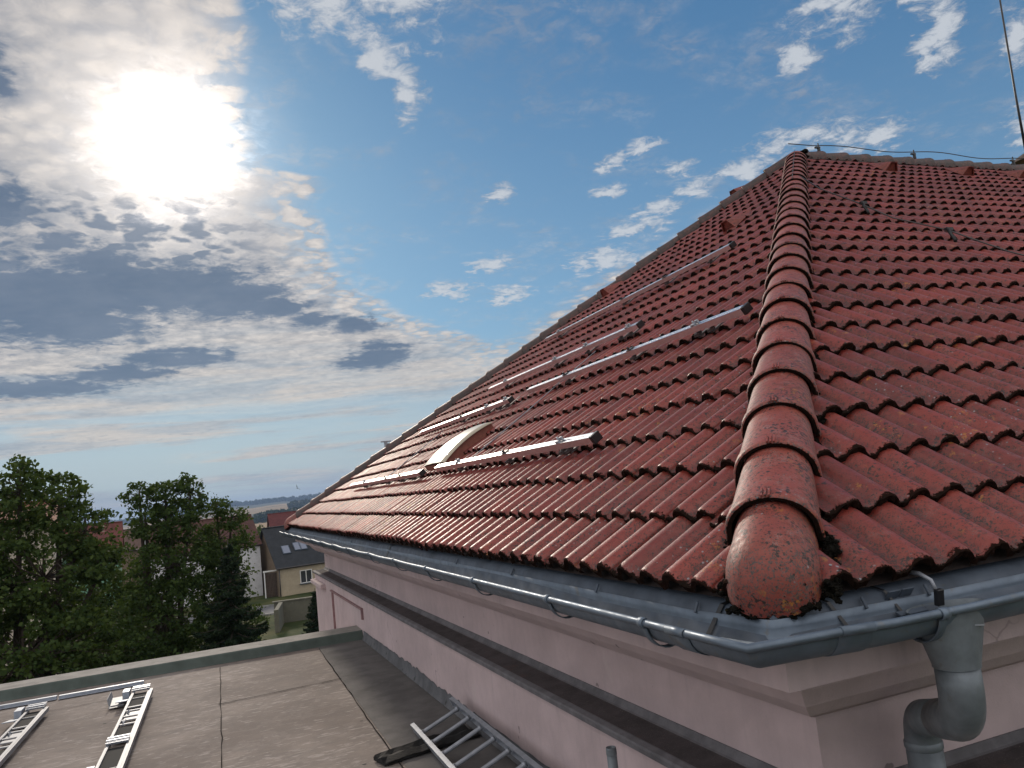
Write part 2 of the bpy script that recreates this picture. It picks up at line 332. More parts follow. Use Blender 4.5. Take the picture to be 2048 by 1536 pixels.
M = {}
M['tile'] = tile_material('roof_tile_red'); M['cap'] = tile_material('hip_cap_red', True); M['cap_dark'] = tile_material('hip_cap_shade_lichen', True)
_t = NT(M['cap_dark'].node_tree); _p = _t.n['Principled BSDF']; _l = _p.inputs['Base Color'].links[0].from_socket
_t.l.new(_t.mix(_t.ss(_t.noise(_t.new('ShaderNodeNewGeometry').outputs['Position'], 12.0, 5, 0.7), 0.30, 0.62, 0.55, 0.97), _l, (0.040, 0.032, 0.030)), _p.inputs['Base Color'])  # darkened cap copy: backlit shade of the far hip and dark lichen in colour
M['moss'] = mat('moss_dark', (0.010, 0.009, 0.007), 0.98, noise=(60, 0.5), bump=(160, 1.0), layers=((50, 0.62, 0.70, (0.045, 0.035, 0.012), 0),), spec=0.1)
M['deck'] = mat('roof_underlay', (0.03, 0.02, 0.018), 0.9)
M['zinc'] = mat('gutter_zinc', (0.140, 0.178, 0.225), 0.50, 0.5, noise=(9, 0.15), rvar=0.08, bump=(30, 0.04), layers=((16, 0.60, 0.72, (0.16, 0.17, 0.18), 0),))
M['zinc_dark'] = mat('apron_zinc', (0.072, 0.092, 0.122), 0.62, 0.12, noise=(7, 0.22), rvar=0.1, bump=(18, 0.08), layers=((24, 0.62, 0.74, (0.08, 0.085, 0.085), 4),))
M['zinc_pipe'] = mat('downpipe_zinc', (0.165, 0.190, 0.210), 0.52, 0.3, noise=(11, 0.18), rvar=0.1, bump=(60, 0.05), layers=((40, 0.6, 0.75, (0.13, 0.135, 0.13), 6),))
M['black'] = mat('black_plastic', (0.012, 0.012, 0.014), 0.4)
M['rail'] = mat('rail_aluminium', (0.92, 0.92, 0.93), 0.32, 1.0, noise=(20, 0.05))
M['alu'] = mat('aluminium', (0.34, 0.35, 0.37), 0.58, 0.5, noise=(30, 0.06))
M['alu_dull'] = mat('aluminium_dull', (0.34, 0.36, 0.40), 0.55, 0.6, noise=(18, 0.12))
M['galv'] = mat('galvanised_plate', (0.34, 0.37, 0.42), 0.45, 0.6, noise=(18, 0.14))
M['mat_black'] = mat('rubber_mat', (0.008, 0.008, 0.008), 0.9)
M['wire'] = mat('conductor_wire', (0.09, 0.085, 0.085), 0.5, 0.7)

def plaster(name, c, dirt=0.5):
    m = bpy.data.materials.new(name); m.use_nodes = True; t = NT(m.node_tree); p = t.n['Principled BSDF']
    g = t.new('ShaderNodeNewGeometry').outputs['Position']
    a = t.noise(g, 1.7, 5, 0.6); b_ = t.noise(g, 7.0, 5, 0.7); s_ = t.noise(t.v('MULTIPLY', g, (5, 5, 0.7)), 2.4, 5, 0.7); f = t.noise(g, 130.0, 3, 0.6)
    k = t.m('ADD', t.ss(a, 0.3, 0.7, 0.90, 1.08), t.ss(b_, 0.3, 0.7, -0.05, 0.05))
    col = t.v('MULTIPLY', c, t.comb(k, k, k))
    col = t.mix(t.ss(s_, 0.50, 0.75, 0, 0.60*dirt), col, (c[0]*0.62, c[1]*0.64, c[2]*0.66))
    col = t.mix(t.ss(t.noise(g, 11.0, 2, 0.5), 0.74, 0.77, 0, 0.7), col, (c[0]*0.3, c[1]*0.3, c[2]*0.3))
    col = t.mix(t.ss(t.noise(t.v('MULTIPLY', g, (1, 1, 0.5)), 3.3, 6, 0.75), 0.60, 0.66, 0, 0.16), col, (0.6, 0.56, 0.52))
    ck = t.voro(t.v('ADD', g, t.v('MULTIPLY', t.noise(g, 3.0, 4, 0.6, 0.0, True), (0.35, 0.35, 0.35))), 0.9, 'DISTANCE_TO_EDGE')
    col = t.mix(t.m('MULTIPLY', t.ss(ck, 0.005, 0.0015), t.ss(a, 0.50, 0.60, 0, 0.45)), col, (c[0]*0.4, c[1]*0.36, c[2]*0.36))
    t.l.new(col, p.inputs['Base Color']); p.inputs['Roughness'].default_value = 0.9
    bp = t.new('ShaderNodeBump'); bp.inputs['Strength'].default_value = 0.35; bp.inputs['Distance'].default_value = 0.004
    t.l.new(t.m('ADD', f, t.m('MULTIPLY', b_, 2.0)), bp.inputs['Height']); t.l.new(bp.outputs[0], p.inputs['Normal'])
    return m
M['plaster'] = plaster('pink_plaster', (0.530, 0.425, 0.430))
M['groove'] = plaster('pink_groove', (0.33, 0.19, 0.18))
M['ledge'] = mat('felt_dark', (0.060, 0.050, 0.052), 0.93, noise=(6, 0.3), bump=(160, 0.5), coords='Object', layers=((150, 0.60, 0.66, (0.13, 0.11, 0.10), 0), (5, 0.60, 0.72, (0.085, 0.055, 0.05), 0)))
M['ledge_edge'] = mat('felt_edge', (0.135, 0.130, 0.140), 0.8, noise=(9, 0.25), bump=(90, 0.3))

def felt_material():
    m = bpy.data.materials.new('roof_felt'); m.use_nodes = True; t = NT(m.node_tree); p = t.n['Principled BSDF']
    g = t.new('ShaderNodeNewGeometry').outputs['Position']
    rot = t.new('ShaderNodeMapping'); t.l.new(g, rot.inputs[0]); rot.inputs['Rotation'].default_value = (0, 0, rad(8)); rot.inputs['Scale'].default_value = (1.0, 3.4, 1.0)
    r = rot.outputs[0]
    a = t.noise(g, 0.9, 5, 0.6); s1 = t.noise(r, 3.0, 6, 0.62); s2 = t.noise(r, 9.0, 4, 0.6); f = t.noise(g, 190.0, 3, 0.6)
    col = t.mix(t.ss(a, 0.3, 0.7), (0.145, 0.115, 0.100), (0.250, 0.208, 0.182))
    col = t.mix(t.ss(t.noise(g, 5.0, 5, 0.7), 0.35, 0.7, 0, 0.45), col, (0.125, 0.108, 0.100))
    col = t.mix(t.ss(s1, 0.50, 0.70, 0, 0.38), col, (0.115, 0.100, 0.095))
    col = t.mix(t.ss(t.m('ADD', s2, t.m('MULTIPLY', a, 0.25)), 0.715, 0.755, 0, 0.55), col, (0.40, 0.355, 0.33))
    col = t.mix(t.ss(t.voro(g, 2.6), 0.055, 0.035, 0, 0.9), col, (0.02, 0.02, 0.02))
    pud = t.noise(t.v('ADD', g, (3, 8, 0)), 1.6, 5, 0.65)
    col = t.mix(t.m('MULTIPLY', t.ss(pud, 0.50, 0.53), t.ss(pud, 0.58, 0.54), clamp=True), col, t.mix(0.14, col, (0.36, 0.31, 0.28)))
    col = t.mix(t.ss(t.noise(t.v('MULTIPLY', r, (0.6, 2.0, 1)), 14.0, 2, 0.4), 0.70, 0.74, 0, 0.5), col, (0.42, 0.37, 0.34))
    col = t.mix(t.ss(f, 0.58, 0.66, 0, 0.35), col, (0.30, 0.27, 0.25))
    t.l.new(col, p.inputs['Base Color']); p.inputs['Roughness'].default_value = 0.85; p.inputs['Specular IOR Level'].default_value = 0.3
    bp = t.new('ShaderNodeBump'); bp.inputs['Strength'].default_value = 0.3; bp.inputs['Distance'].default_value = 0.006
    t.l.new(t.m('ADD', f, t.m('MULTIPLY', s1, 1.5)), bp.inputs['Height']); t.l.new(bp.outputs[0], p.inputs['Normal'])
    return m
M['felt'] = felt_material()
M['felt_strip'] = mat('felt_grey_strip', (0.110, 0.103, 0.100), 0.9, noise=(4, 0.25), bump=(170, 0.3), layers=((6, 0.55, 0.7, (0.12, 0.115, 0.11), 0),))
M['felt_green'] = mat('felt_green_upstand', (0.075, 0.095, 0.085), 0.9, noise=(5, 0.2), bump=(170, 0.3))
M['coping'] = mat('felt_coping', (0.24, 0.225, 0.205), 0.85, noise=(5, 0.2), bump=(150, 0.3), layers=((7, 0.6, 0.72, (0.16, 0.15, 0.14), 0),))

# ------------------------------------------------------------------ main house
TH = 0.588291; CT, ST = math.cos(TH), math.sin(TH)
G = 0.290; L = 12.73; APX = L/2; AZ = APX*ST/CT; XR = 13.2; W = 0.15
def left_pt(a, u, n): return (u*CT - n*ST, a, u*ST + n*CT)
def right_pt(a, u, n): return (a, u*CT - n*ST, u*ST + n*CT)
house = empty('hipped_house', (0.5, 0.5, -8), 'pink plastered house with a red tiled hip roof and grey gutter', 'house')
H0 = Vector((0.5, 0.5, -8))
def hp(o):                       # keep world coordinates while parented to the house
    o.parent = house; o.matrix_parent_inverse = Matrix.Translation(-H0); return o

def tile_profile(s):
    d = np.abs(s - np.round(s))               # s in rolls, crest at integers: a round roll, then a shallow pan
    e_ = np.minimum(d/0.335, 1.0); c = (1 - e_**2)**0.72
    return 0.036*c - 0.004*np.exp(-((d-0.5)/0.10)**2)
def tile_field(ptf, crest0, a_lo, a_hi, flip, seed, side):
    rng = np.random.default_rng(seed)
    ncourse = int(math.ceil(APX/CT/G)) + 1
    V = []; F = []; C = []; SM = []; off = 0
    ss = np.concatenate([np.linspace(0.33, 2.31, 29), [2.322, 2.333]])      # in rolls, measured from a crest
    pr = tile_profile(ss) + 0.004; pr[-2] = tile_profile(np.array([2.32]))[0] + 0.006; pr[-3] += 0.004; pr[-1] = pr[-2] - 0.016
    rows_t = np.array([0.0, 0.006, 0.020, 0.045, 0.16, G + 0.03])
    for i in range(ncourse):
        u0 = i*G
        j0 = int(math.floor((a_lo - crest0)/W)) - 3; j0 -= (j0 + (i*0)) % 2
        j = j0
        while crest0 + j*W < a_hi + 0.3:
            aa = crest0 + (j + (ss if not flip else -ss + 2.3))*W
            j += 2
            lim = u0*CT
            if side == 'L':
                if aa.max() < lim - 0.7 or aa.min() > L - lim + 0.7: continue
            else:
                if aa.max() < lim - 0.7 or aa.min() > a_hi: continue
            r = rng.random(); du = rng.normal(0, 0.0048) - (0.012 if rng.random() < 0.025 else 0.0); dn = abs(rng.normal(0, 0.0028)); tw = rng.normal(0, 0.0032)
            nt = len(rows_t); ns = len(ss)
            jit = rng.normal(0, 0.0016, ns)
            for k, tt in enumerate(rows_t):
                base = 0.030*(1 - tt/G) + dn
                rnd_ = {0: -0.007, 1: -0.0015}.get(k, 0.0)
                for q in range(ns):
                    n = base + pr[q] + rnd_ + tw*(q/ns - 0.5)*2
                    V.append(ptf(aa[q], u0 + tt + du + (jit[q] if k < 2 else 0), n))
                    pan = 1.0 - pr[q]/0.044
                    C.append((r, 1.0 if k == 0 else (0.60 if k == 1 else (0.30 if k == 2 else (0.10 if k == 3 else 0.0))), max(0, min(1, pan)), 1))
            for k in range(nt-1):
                for q in range(ns-1):
                    a, b, c, d = off+k*ns+q, off+k*ns+q+1, off+(k+1)*ns+q+1, off+(k+1)*ns+q
                    F.append((a, b, c, d) if not flip else (a, d, c, b)); SM.append(True)
            # ragged, overgrown front face
            o2 = off + nt*ns; drop = 0.026 + np.abs(rng.normal(0, 0.004, ns)); back = rng.normal(0.003, 0.003, ns)
            for q in range(ns):
                V.append(ptf(aa[q], u0 + du + jit[q], 0.030 + dn + pr[q] - 0.007 + tw*(q/ns-0.5)*2)); C.append((r, 1, 0, 1))
            for q in range(ns):
                V.append(ptf(aa[q], u0 + du + jit[q] + back[q], 0.030 + dn + pr[q] - drop[q])); C.append((r, 1, 0, 1))
            for q in range(ns-1):
                a, b, c, d = o2+q, o2+q+1, o2+ns+q+1, o2+ns+q
                F.append((a, d, c, b) if not flip else (a, b, c, d)); SM.append(False)
            off = o2 + 2*ns
    me = bpy.data.meshes.new('roof_tiles'); me.from_pydata(V, [], F); me.polygons.foreach_set('use_smooth', SM)
    ca = me.color_attributes.new('tcol', 'FLOAT_COLOR', 'POINT'); ca.data.foreach_set('color', np.array(C, dtype=np.float32).ravel())
    bm = bmesh.new(); bm.from_mesh(me)
    def cut(co, no):
        bmesh.ops.bisect_plane(bm, geom=bm.verts[:]+bm.edges[:]+bm.faces[:], plane_co=co, plane_no=no, clear_outer=True, dist=1e-5)
    if side == 'L':
        cut((0, 0.125, 0), (1, -1, 0)); cut((0, L-0.125, 0), (1, 1, 0))
    else:
        cut((0.125, 0, 0), (-1, 1, 0)); cut((XR, 0, 0), (1, 0, 0)); cut((0, APX, 0), (0, 1, 0))
    bm.to_mesh(me); bm.free(); me.materials.append(M['tile'])
    o = bpy.data.objects.new('roof_slope', me); COL.objects.link(o); return hp(o)
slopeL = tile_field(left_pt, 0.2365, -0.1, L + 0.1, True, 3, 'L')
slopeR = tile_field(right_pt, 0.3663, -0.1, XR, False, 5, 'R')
tag(slopeL, 'triangular hip slope of red tiles carrying the metal rails'); tag(slopeR, 'long slope of red tiles under the ridge')
def sub(o, parent):              # sub-part of a house part, keeping world coordinates
    o.parent = parent; o.matrix_parent_inverse = (Matrix.Translation(-H0) @ Matrix.Identity(4)) if parent == house else Matrix.Identity(4)
    return o
b = MB()
e = 0.012
b.add([(e, e, 0.0), (e, L-e, 0.0), (APX, APX, AZ-0.02)], [(0, 1, 2)])
b.add([(e, e, 0.0), (APX, APX, AZ-0.02), (XR, APX, AZ-0.02), (XR, e, 0.0)], [(0, 1, 2, 3)])
b.add([(e, L-e, 0.0), (APX, APX, AZ-0.02), (XR, APX, AZ-0.02), (XR, L-e, 0.0)], [(0, 3, 2, 1)])
b.add([(XR, e, 0), (XR, APX, AZ-0.02), (XR, L-e, 0)], [(0, 1, 2)])
b.add([(e, e, -0.03), (XR, e, -0.03), (XR, L-e, -0.03), (e, L-e, -0.03)], [(0, 1, 2, 3)])
hp(b.build('roof_deck', M['deck'], recalc=False))

# caps along hips and ridge ------------------------------------------------
def cap_mesh(name, length, r0, r1, closed=False, seed=0):
    """local x up the hip, z away from the roof; lower end (x=0) has the thick collar"""
    rng = np.random.default_rng(seed)
    V = []; F = []; C = []; SM = []
    nphi = 21; ph = np.linspace(-rad(112), rad(112), nphi)
    def prof(x, r, bump=0.0, sink=0.0):
        out = []
        for p in ph:
            yy = (r + bump)*math.sin(p) if abs(p) < rad(90) else (r + bump)*math.copysign(1, p)*(1.0 + 0.05*(abs(p)-rad(90)))
            z = (r*0.88 + bump)*math.cos(p) - sink
            out.append((x, yy, z))
        return out
    rings = []
    if closed:
        xs = np.linspace(0.20, length, 5)
        for x in xs: rings.append((x, r0 + (r1-r0)*(x/length), 0, 0, 0.0))
    else:
        rings += [(0.0, r0, -0.002, 0, 0.50), (0.004, r0, 0.003, 0, 0.22), (0.012, r0, 0.0045, 0, 0.05), (0.036, r0, 0.004, 0, 0.0), (0.046, r0, 0.0006, 0, 0.05), (0.052, r0, 0.0, 0, 0.0)]
        for x in np.linspace(0.12, length, 4): rings.append((x, r0 + (r1-r0)*(x/length), 0, 0, 0.0))
    rr = rng.random()
    if closed:                                  # blunt dome, all of its foot in one plane
        zb = -0.058
        for a_ in np.linspace(0.04, 1.0, 13):
            x = 0.165*(1 - math.cos(a_*math.pi/2))**1.0; sc = (1 - (1 - x/0.165)**2.5)**(1/2.2) if x < 0.165 else 1.0
            for k in range(nphi):
                p = -math.pi/2 + math.pi*k/(nphi-1)
                V.append((x, 0.129*sc*math.sin(p), zb + (0.129*0.88 - zb)*sc*max(0.0, math.cos(p))**0.85)); C.append((rr, 0.30*(1-a_) + (0.35 if k in (0, nphi-1) else 0.12 if k in (1, nphi-2) else 0.0), 0.3, 1))
        for x in np.linspace(0.25, length, 3):
            r = 0.129 + (r1-0.129)*(x/length)
            for k in range(nphi):
                p = -math.pi/2 + math.pi*k/(nphi-1)
                V.append((x, r*math.sin(p), zb + (r*0.88 - zb)*max(0.0, math.cos(p))**0.85)); C.append((rr, 0.30 if k in (0, nphi-1) else 0.0, 0.3, 1))
        V.append((0.0, 0, zb)); C.append((rr, 0.6, 0.3, 1))
        for k in range(nphi-1): F.append((len(V)-1, k+1, k)); SM.append(True)
        rings = []; nR = 16
        for i in range(nR-1):
            for k in range(nphi-1): F.append((i*nphi+k, i*nphi+k+1, (i+1)*nphi+k+1, (i+1)*nphi+k)); SM.append(True)
    for (x, r, bp, sk, ed) in rings:
        for k, q in enumerate(prof(x, r, bp, sk)):
            V.append(q); C.append((rr, ed + (0.42 if abs(ph[k]) > rad(95) else 0.0) , 0.25 + 0.3*abs(math.sin(ph[k])), 1))
    nr = len(rings)
    for i in range(nr-1):
        for k in range(nphi-1):
            F.append((i*nphi+k, i*nphi+k+1, (i+1)*nphi+k+1, (i+1)*nphi+k)); SM.append(True)
    # front face: thickness ring, or the rounded closing face
    o = len(V)
    if not closed:
        for k in range(nphi): V.append(V[k]); C.append((rr, 1, 0.6, 1))
        for q in prof(0.004, r0-0.016, 0, 0): V.append(q); C.append((rr, 1, 0.6, 1))
        for q in prof(0.10, r0-0.016, 0, 0): V.append(q); C.append((rr, 1, 1, 1))
        for i in range(2):
            for k in range(nphi-1): F.append((o+i*nphi+k, o+(i+1)*nphi+k, o+(i+1)*nphi+k+1, o+i*nphi+k+1)); SM.append(False)
        # the little moulded clip on the crown
        for dy in (-0.011, 0.0, 0.011):
            zt = r0*0.88 + 0.0085
            q0 = len(V)
            for x in (-0.002, 0.048):
                for (yy, zz) in ((dy-0.003, zt-0.006), (dy-0.003, zt), (dy+0.003, zt), (dy+0.003, zt-0.006)): V.append((x, yy, zz)); C.append((0.9, 0, 0, 1))
            F += [(q0, q0+1, q0+2, q0+3), (q0+1, q0+5, q0+6, q0+2), (q0, q0+4, q0+5, q0+1), (q0+3, q0+2, q0+6, q0+7)]; SM += [False]*4
    me = bpy.data.meshes.new(name); me.from_pydata(V, [], F); me.polygons.foreach_set('use_smooth', SM)
    ca = me.color_attributes.new('tcol', 'FLOAT_COLOR', 'POINT'); ca.data.foreach_set('color', np.array(C, dtype=np.float32).ravel())
    bm = bmesh.new(); bm.from_mesh(me); bmesh.ops.recalc_face_normals(bm, faces=bm.faces[:]); bm.to_mesh(me); bm.free()
    me.materials.append(M['cap']); return me
cap_meshes = [cap_mesh('hip_cap', 0.405, 0.133, 0.110, False, k) for k in range(7)]
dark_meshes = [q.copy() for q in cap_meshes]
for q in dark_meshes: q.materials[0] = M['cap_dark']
end_cap = cap_mesh('hip_end_cap', 0.46, 0.134, 0.114, True, 11)
def place_cap(name, me, org, xdir, zdir, parent, jit=1.0):
    X = Vector(xdir).normalized(); Z = Vector(zdir); Z = (Z - X*Z.dot(X)).normalized(); Y = Z.cross(X)
    R = Matrix((X, Y, Z)).transposed().to_4x4()
    R = R @ Matrix.Rotation(random.gauss(0, 0.012)*jit, 4, 'X') @ Matrix.Rotation(random.gauss(0, 0.010)*jit, 4, 'Z')
    o = bpy.data.objects.new(name, me); COL.objects.link(o); o.parent = parent
    o.matrix_local = Matrix.Translation(-H0) @ Matrix.Translation(Vector(org)) @ R if parent == house else Matrix.Translation(Vector(org)) @ R
    return o
hd = Vector((CT, CT, ST)).normalized(); hup = Vector((0, 0, 1)); hup = (hup - hd*hup.dot(hd)).normalized()
hd2 = Vector((CT, -CT, ST)).normalized(); hup2 = Vector((0, 0, 1)); hup2 = (hup2 - hd2*hup2.dot(hd2)).normalized()
hlen = APX*math.sqrt(2 + (ST/CT)**2)
STEP = 0.354
o = place_cap('hip_cap', end_cap, hd*(0.004) + hup*0.020, hd, hup, house, 0.3); tag(o, 'rounded closing cap at the foot of the near hip, spotted with lichen')
k = 0
while 0.316 + k*STEP < hlen - 0.15:
    place_cap('hip_cap', cap_meshes[k % 7], hd*(0.316 + k*STEP + random.gauss(0, .004)) + hup*(0.030 + random.gauss(0, .002)), hd, hup, house); k += 1
place_cap('hip_cap', end_cap, Vector((0, L, 0)) + hd2*(-0.055) + hup2*0.022, hd2, hup2, house, 0.3)
k = 0
while 0.33 + k*STEP < hlen - 0.15:
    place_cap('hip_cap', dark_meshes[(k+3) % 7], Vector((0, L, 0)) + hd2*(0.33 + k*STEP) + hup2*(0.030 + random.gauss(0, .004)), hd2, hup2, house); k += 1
k = 0
while APX + 0.30 + k*0.40 < XR + 0.1:
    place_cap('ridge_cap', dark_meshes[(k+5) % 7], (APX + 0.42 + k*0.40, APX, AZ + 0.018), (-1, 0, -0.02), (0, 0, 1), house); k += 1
# dark mortar and moss packed under the caps
def lumps(name, pts, size, parent, seed=0, mt='moss', n=3):
    rng = np.random.default_rng(seed); bm = bmesh.new()
    for p in pts:
        for _ in range(n):
            q = Vector(p) + Vector(rng.normal(0, size*0.55, 3)); r = size*rng.uniform(0.35, 1.0)
            mm = Matrix.Translation(q) @ Matrix.Diagonal((r*rng.uniform(.7, 1.3), r*rng.uniform(.7, 1.3), r*rng.uniform(.6, 1.0), 1))
            g = bmesh.ops.create_icosphere(bm, subdivisions=2, radius=1.0, matrix=mm)
            for v in g['verts']: v.co += Vector(rng.normal(0, r*0.18, 3))
    me = bpy.data.meshes.new(name); bm.to_mesh(me); bm.free(); me.materials.append(M[mt])
    o = bpy.data.objects.new(name, me); COL.objects.link(o); o['kind'] = 'stuff'; return hp(o)
lat = Vector((1, -1, 0)).normalized()
pts = []
for u in np.arange(0.34, hlen*0.97, 0.05):
    for sgn in (1, -1):
        if u > 2.5 and random.random() < 0.5: continue
        pts.append(hd*float(u) + lat*sgn*0.122 + hup*(-0.036))
lumps('mortar_bedding', pts, 0.020, house, 1, n=2)
pts = [hd*float(u) + lat*(0.148 + random.uniform(-.014, .014)) + hup*(-0.010 - 0.05*(0.34-float(u)) + random.uniform(-.014, .012)) for u in np.arange(0.07, 0.345, 0.006)]
for tt in np.linspace(-math.pi/2, math.pi/2, 30):
    pts.append(hd*(0.010 + 0.165*(1-math.cos(tt))) + lat*(0.127*math.sin(tt)) + hup*(-0.044))
pts += [Vector((0.03 + q*0.05, 0.03 - q*0.05, -0.012)) for q in np.linspace(-1.6, 1.6, 12)]
pts += [hd*float(u) - lat*(0.136 + random.uniform(-.008, .008)) + hup*(-0.034) for u in np.arange(0.12, 0.34, 0.02)]
_mc = lumps('moss_clump', pts, 0.0085, house, 2, n=9); tag(_mc, 'black moss bulging out beside the lowest hip cap', kind='stuff')
lumps('mortar_bedding', [Vector((APX + q, APX + r, AZ + 0.03)) for q in (-0.06, 0.0, 0.08) for r in (-0.08, 0.08, 0)], 0.065, house, 9, 'moss', 2)

# walls, cornice, ledge: profiles swept round the two near corners ----------
def sweep(name, prof, mt, closed=False, n_end=None, smooth=False, x_end=XR, y_far=L, parent=None):
    """prof: list of (inset w from the eave line, z)"""
    b = MB()
    rows = []
    for (w, z) in prof:
        yf = y_far - w if n_end is None else n_end
        rows.append([Vector((x_end - w, yf, z)), Vector((w, yf, z)), Vector((w, w, z)), Vector((x_end - w, w, z))])
    rows = [list(r) for r in zip(*rows)]
    b.grid(rows, smooth, closed)
    o = b.build(name, mt, recalc=False)
    return hp(o) if parent is None else o
WALL = 0.50; LOW = 0.34
sweep('cornice', [(0.03, -0.03), (0.09, -0.03), (0.09, -0.25), (0.255, -0.256), (0.268, -0.275), (0.285, -0.325), (0.325, -0.385), (0.380, -0.435), (0.415, -0.452), (0.440, -0.462), (0.475, -0.478)], M['plaster'])
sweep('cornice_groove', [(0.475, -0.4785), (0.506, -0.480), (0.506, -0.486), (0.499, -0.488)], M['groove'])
sweep('wall', [(0.499, -0.488), (WALL, -0.50), (WALL, -0.76)], M['plaster'])
wl = sweep('lower_wall', [(LOW, -0.79), (LOW, -8.0)], M['plaster'])
sweep('ledge_cover', [(WALL-0.004, -0.742), (0.485, -0.744), (0.455, -0.752), (0.345, -0.762)], M['ledge'])
sweep('ledge_edge', [(0.345, -0.762), (0.338, -0.7615), (0.312, -0.768), (0.306, -0.777), (0.308, -0.798), (0.325, -0.800), (LOW+0.001, -0.7995)], M['ledge_edge'])
sweep('ledge_edge', [(0.4985, -0.715), (0.494, -0.717), (0.478, -0.744), (0.462, -0.7515)], M['ledge_edge'])
# apron flashing between tiles and gutter
def apron():
    b = MB(); prof = [(0.075, -0.004), (0.012, -0.022), (-0.004, -0.058), (-0.020, -0.094), (-0.036, -0.130)]
    path = []
    ys = np.arange(0, L, 0.25)
    rng = np.random.default_rng(4); rows = []
    arms = ([], [])
    for (w, z) in prof:
        arms[0].append([Vector((6.0, L-w, z)), Vector((w, L-w, z))] + [Vector((w + 0.003*math.sin(2.1*y), y, z + 0.002*math.sin(3.3*y+1))) for y in ys[::-1] if 0.4 < y < L-0.2] + [Vector((w, w, z))])
        arms[1].append([Vector((w, w, z))] + [Vector((x, w + 0.002*math.sin(2.6*x), z)) for x in ys if 0.4 < x < XR] + [Vector((XR, w, z))])
    for rows in arms: b.grid([list(r) for r in zip(*rows)], True)
    o = b.build('apron_flashing', M['zinc_dark'], recalc=False); hp(o)
    # lapped joints: thin raised sheets with a shadow gap
    for (axis, q, wd) in (('y', 0.20, 0.020), ('x', 0.17, 0.012), ('y', 4.55, 0.03), ('y', 9.1, 0.03), ('x', 0.37, 0.010)):
        j = MB()
        for s_ in range(len(prof)-1):
            (w0, z0), (w1, z1) = prof[s_], prof[s_+1]
            k0, k1 = 0.0045, 0.0045
            P_ = lambda w, z, aa: (w - k0, aa, z + k1) if axis == 'y' else (aa, w - k0, z + k1)
            c0, c1 = q + 0.06*s_*0.25, q + 0.06*(s_+1)*0.25
            j.add([P_(w0, z0, c0), P_(w1, z1, c1), P_(w1, z1, c1+wd), P_(w0, z0, c0+wd)], [(0, 1, 2, 3)])
        hp(j.build('apron_joint', M['black'], recalc=False))
    for (axis, q) in (('y', 0.335), ('y', 0.98), ('y', 1.86), ('y', 2.75), ('y', 6.3), ('x', 0.30), ('x', 0.53)):
        R = Matrix.Rotation(rad(-62), 3, 'Y') if axis == 'y' else Matrix.Rotation(rad(62), 3, 'X')
        c = (-0.006, q, -0.035) if axis == 'y' else (q, -0.006, -0.035)
        t_ = MB(); t_.box(c, (0.034, 0.009, 0.007) if axis == 'y' else (0.009, 0.034, 0.007), R, 0.002); hp(t_.build('apron_clip', M['zinc_dark'], recalc=False))
    return o
apron()
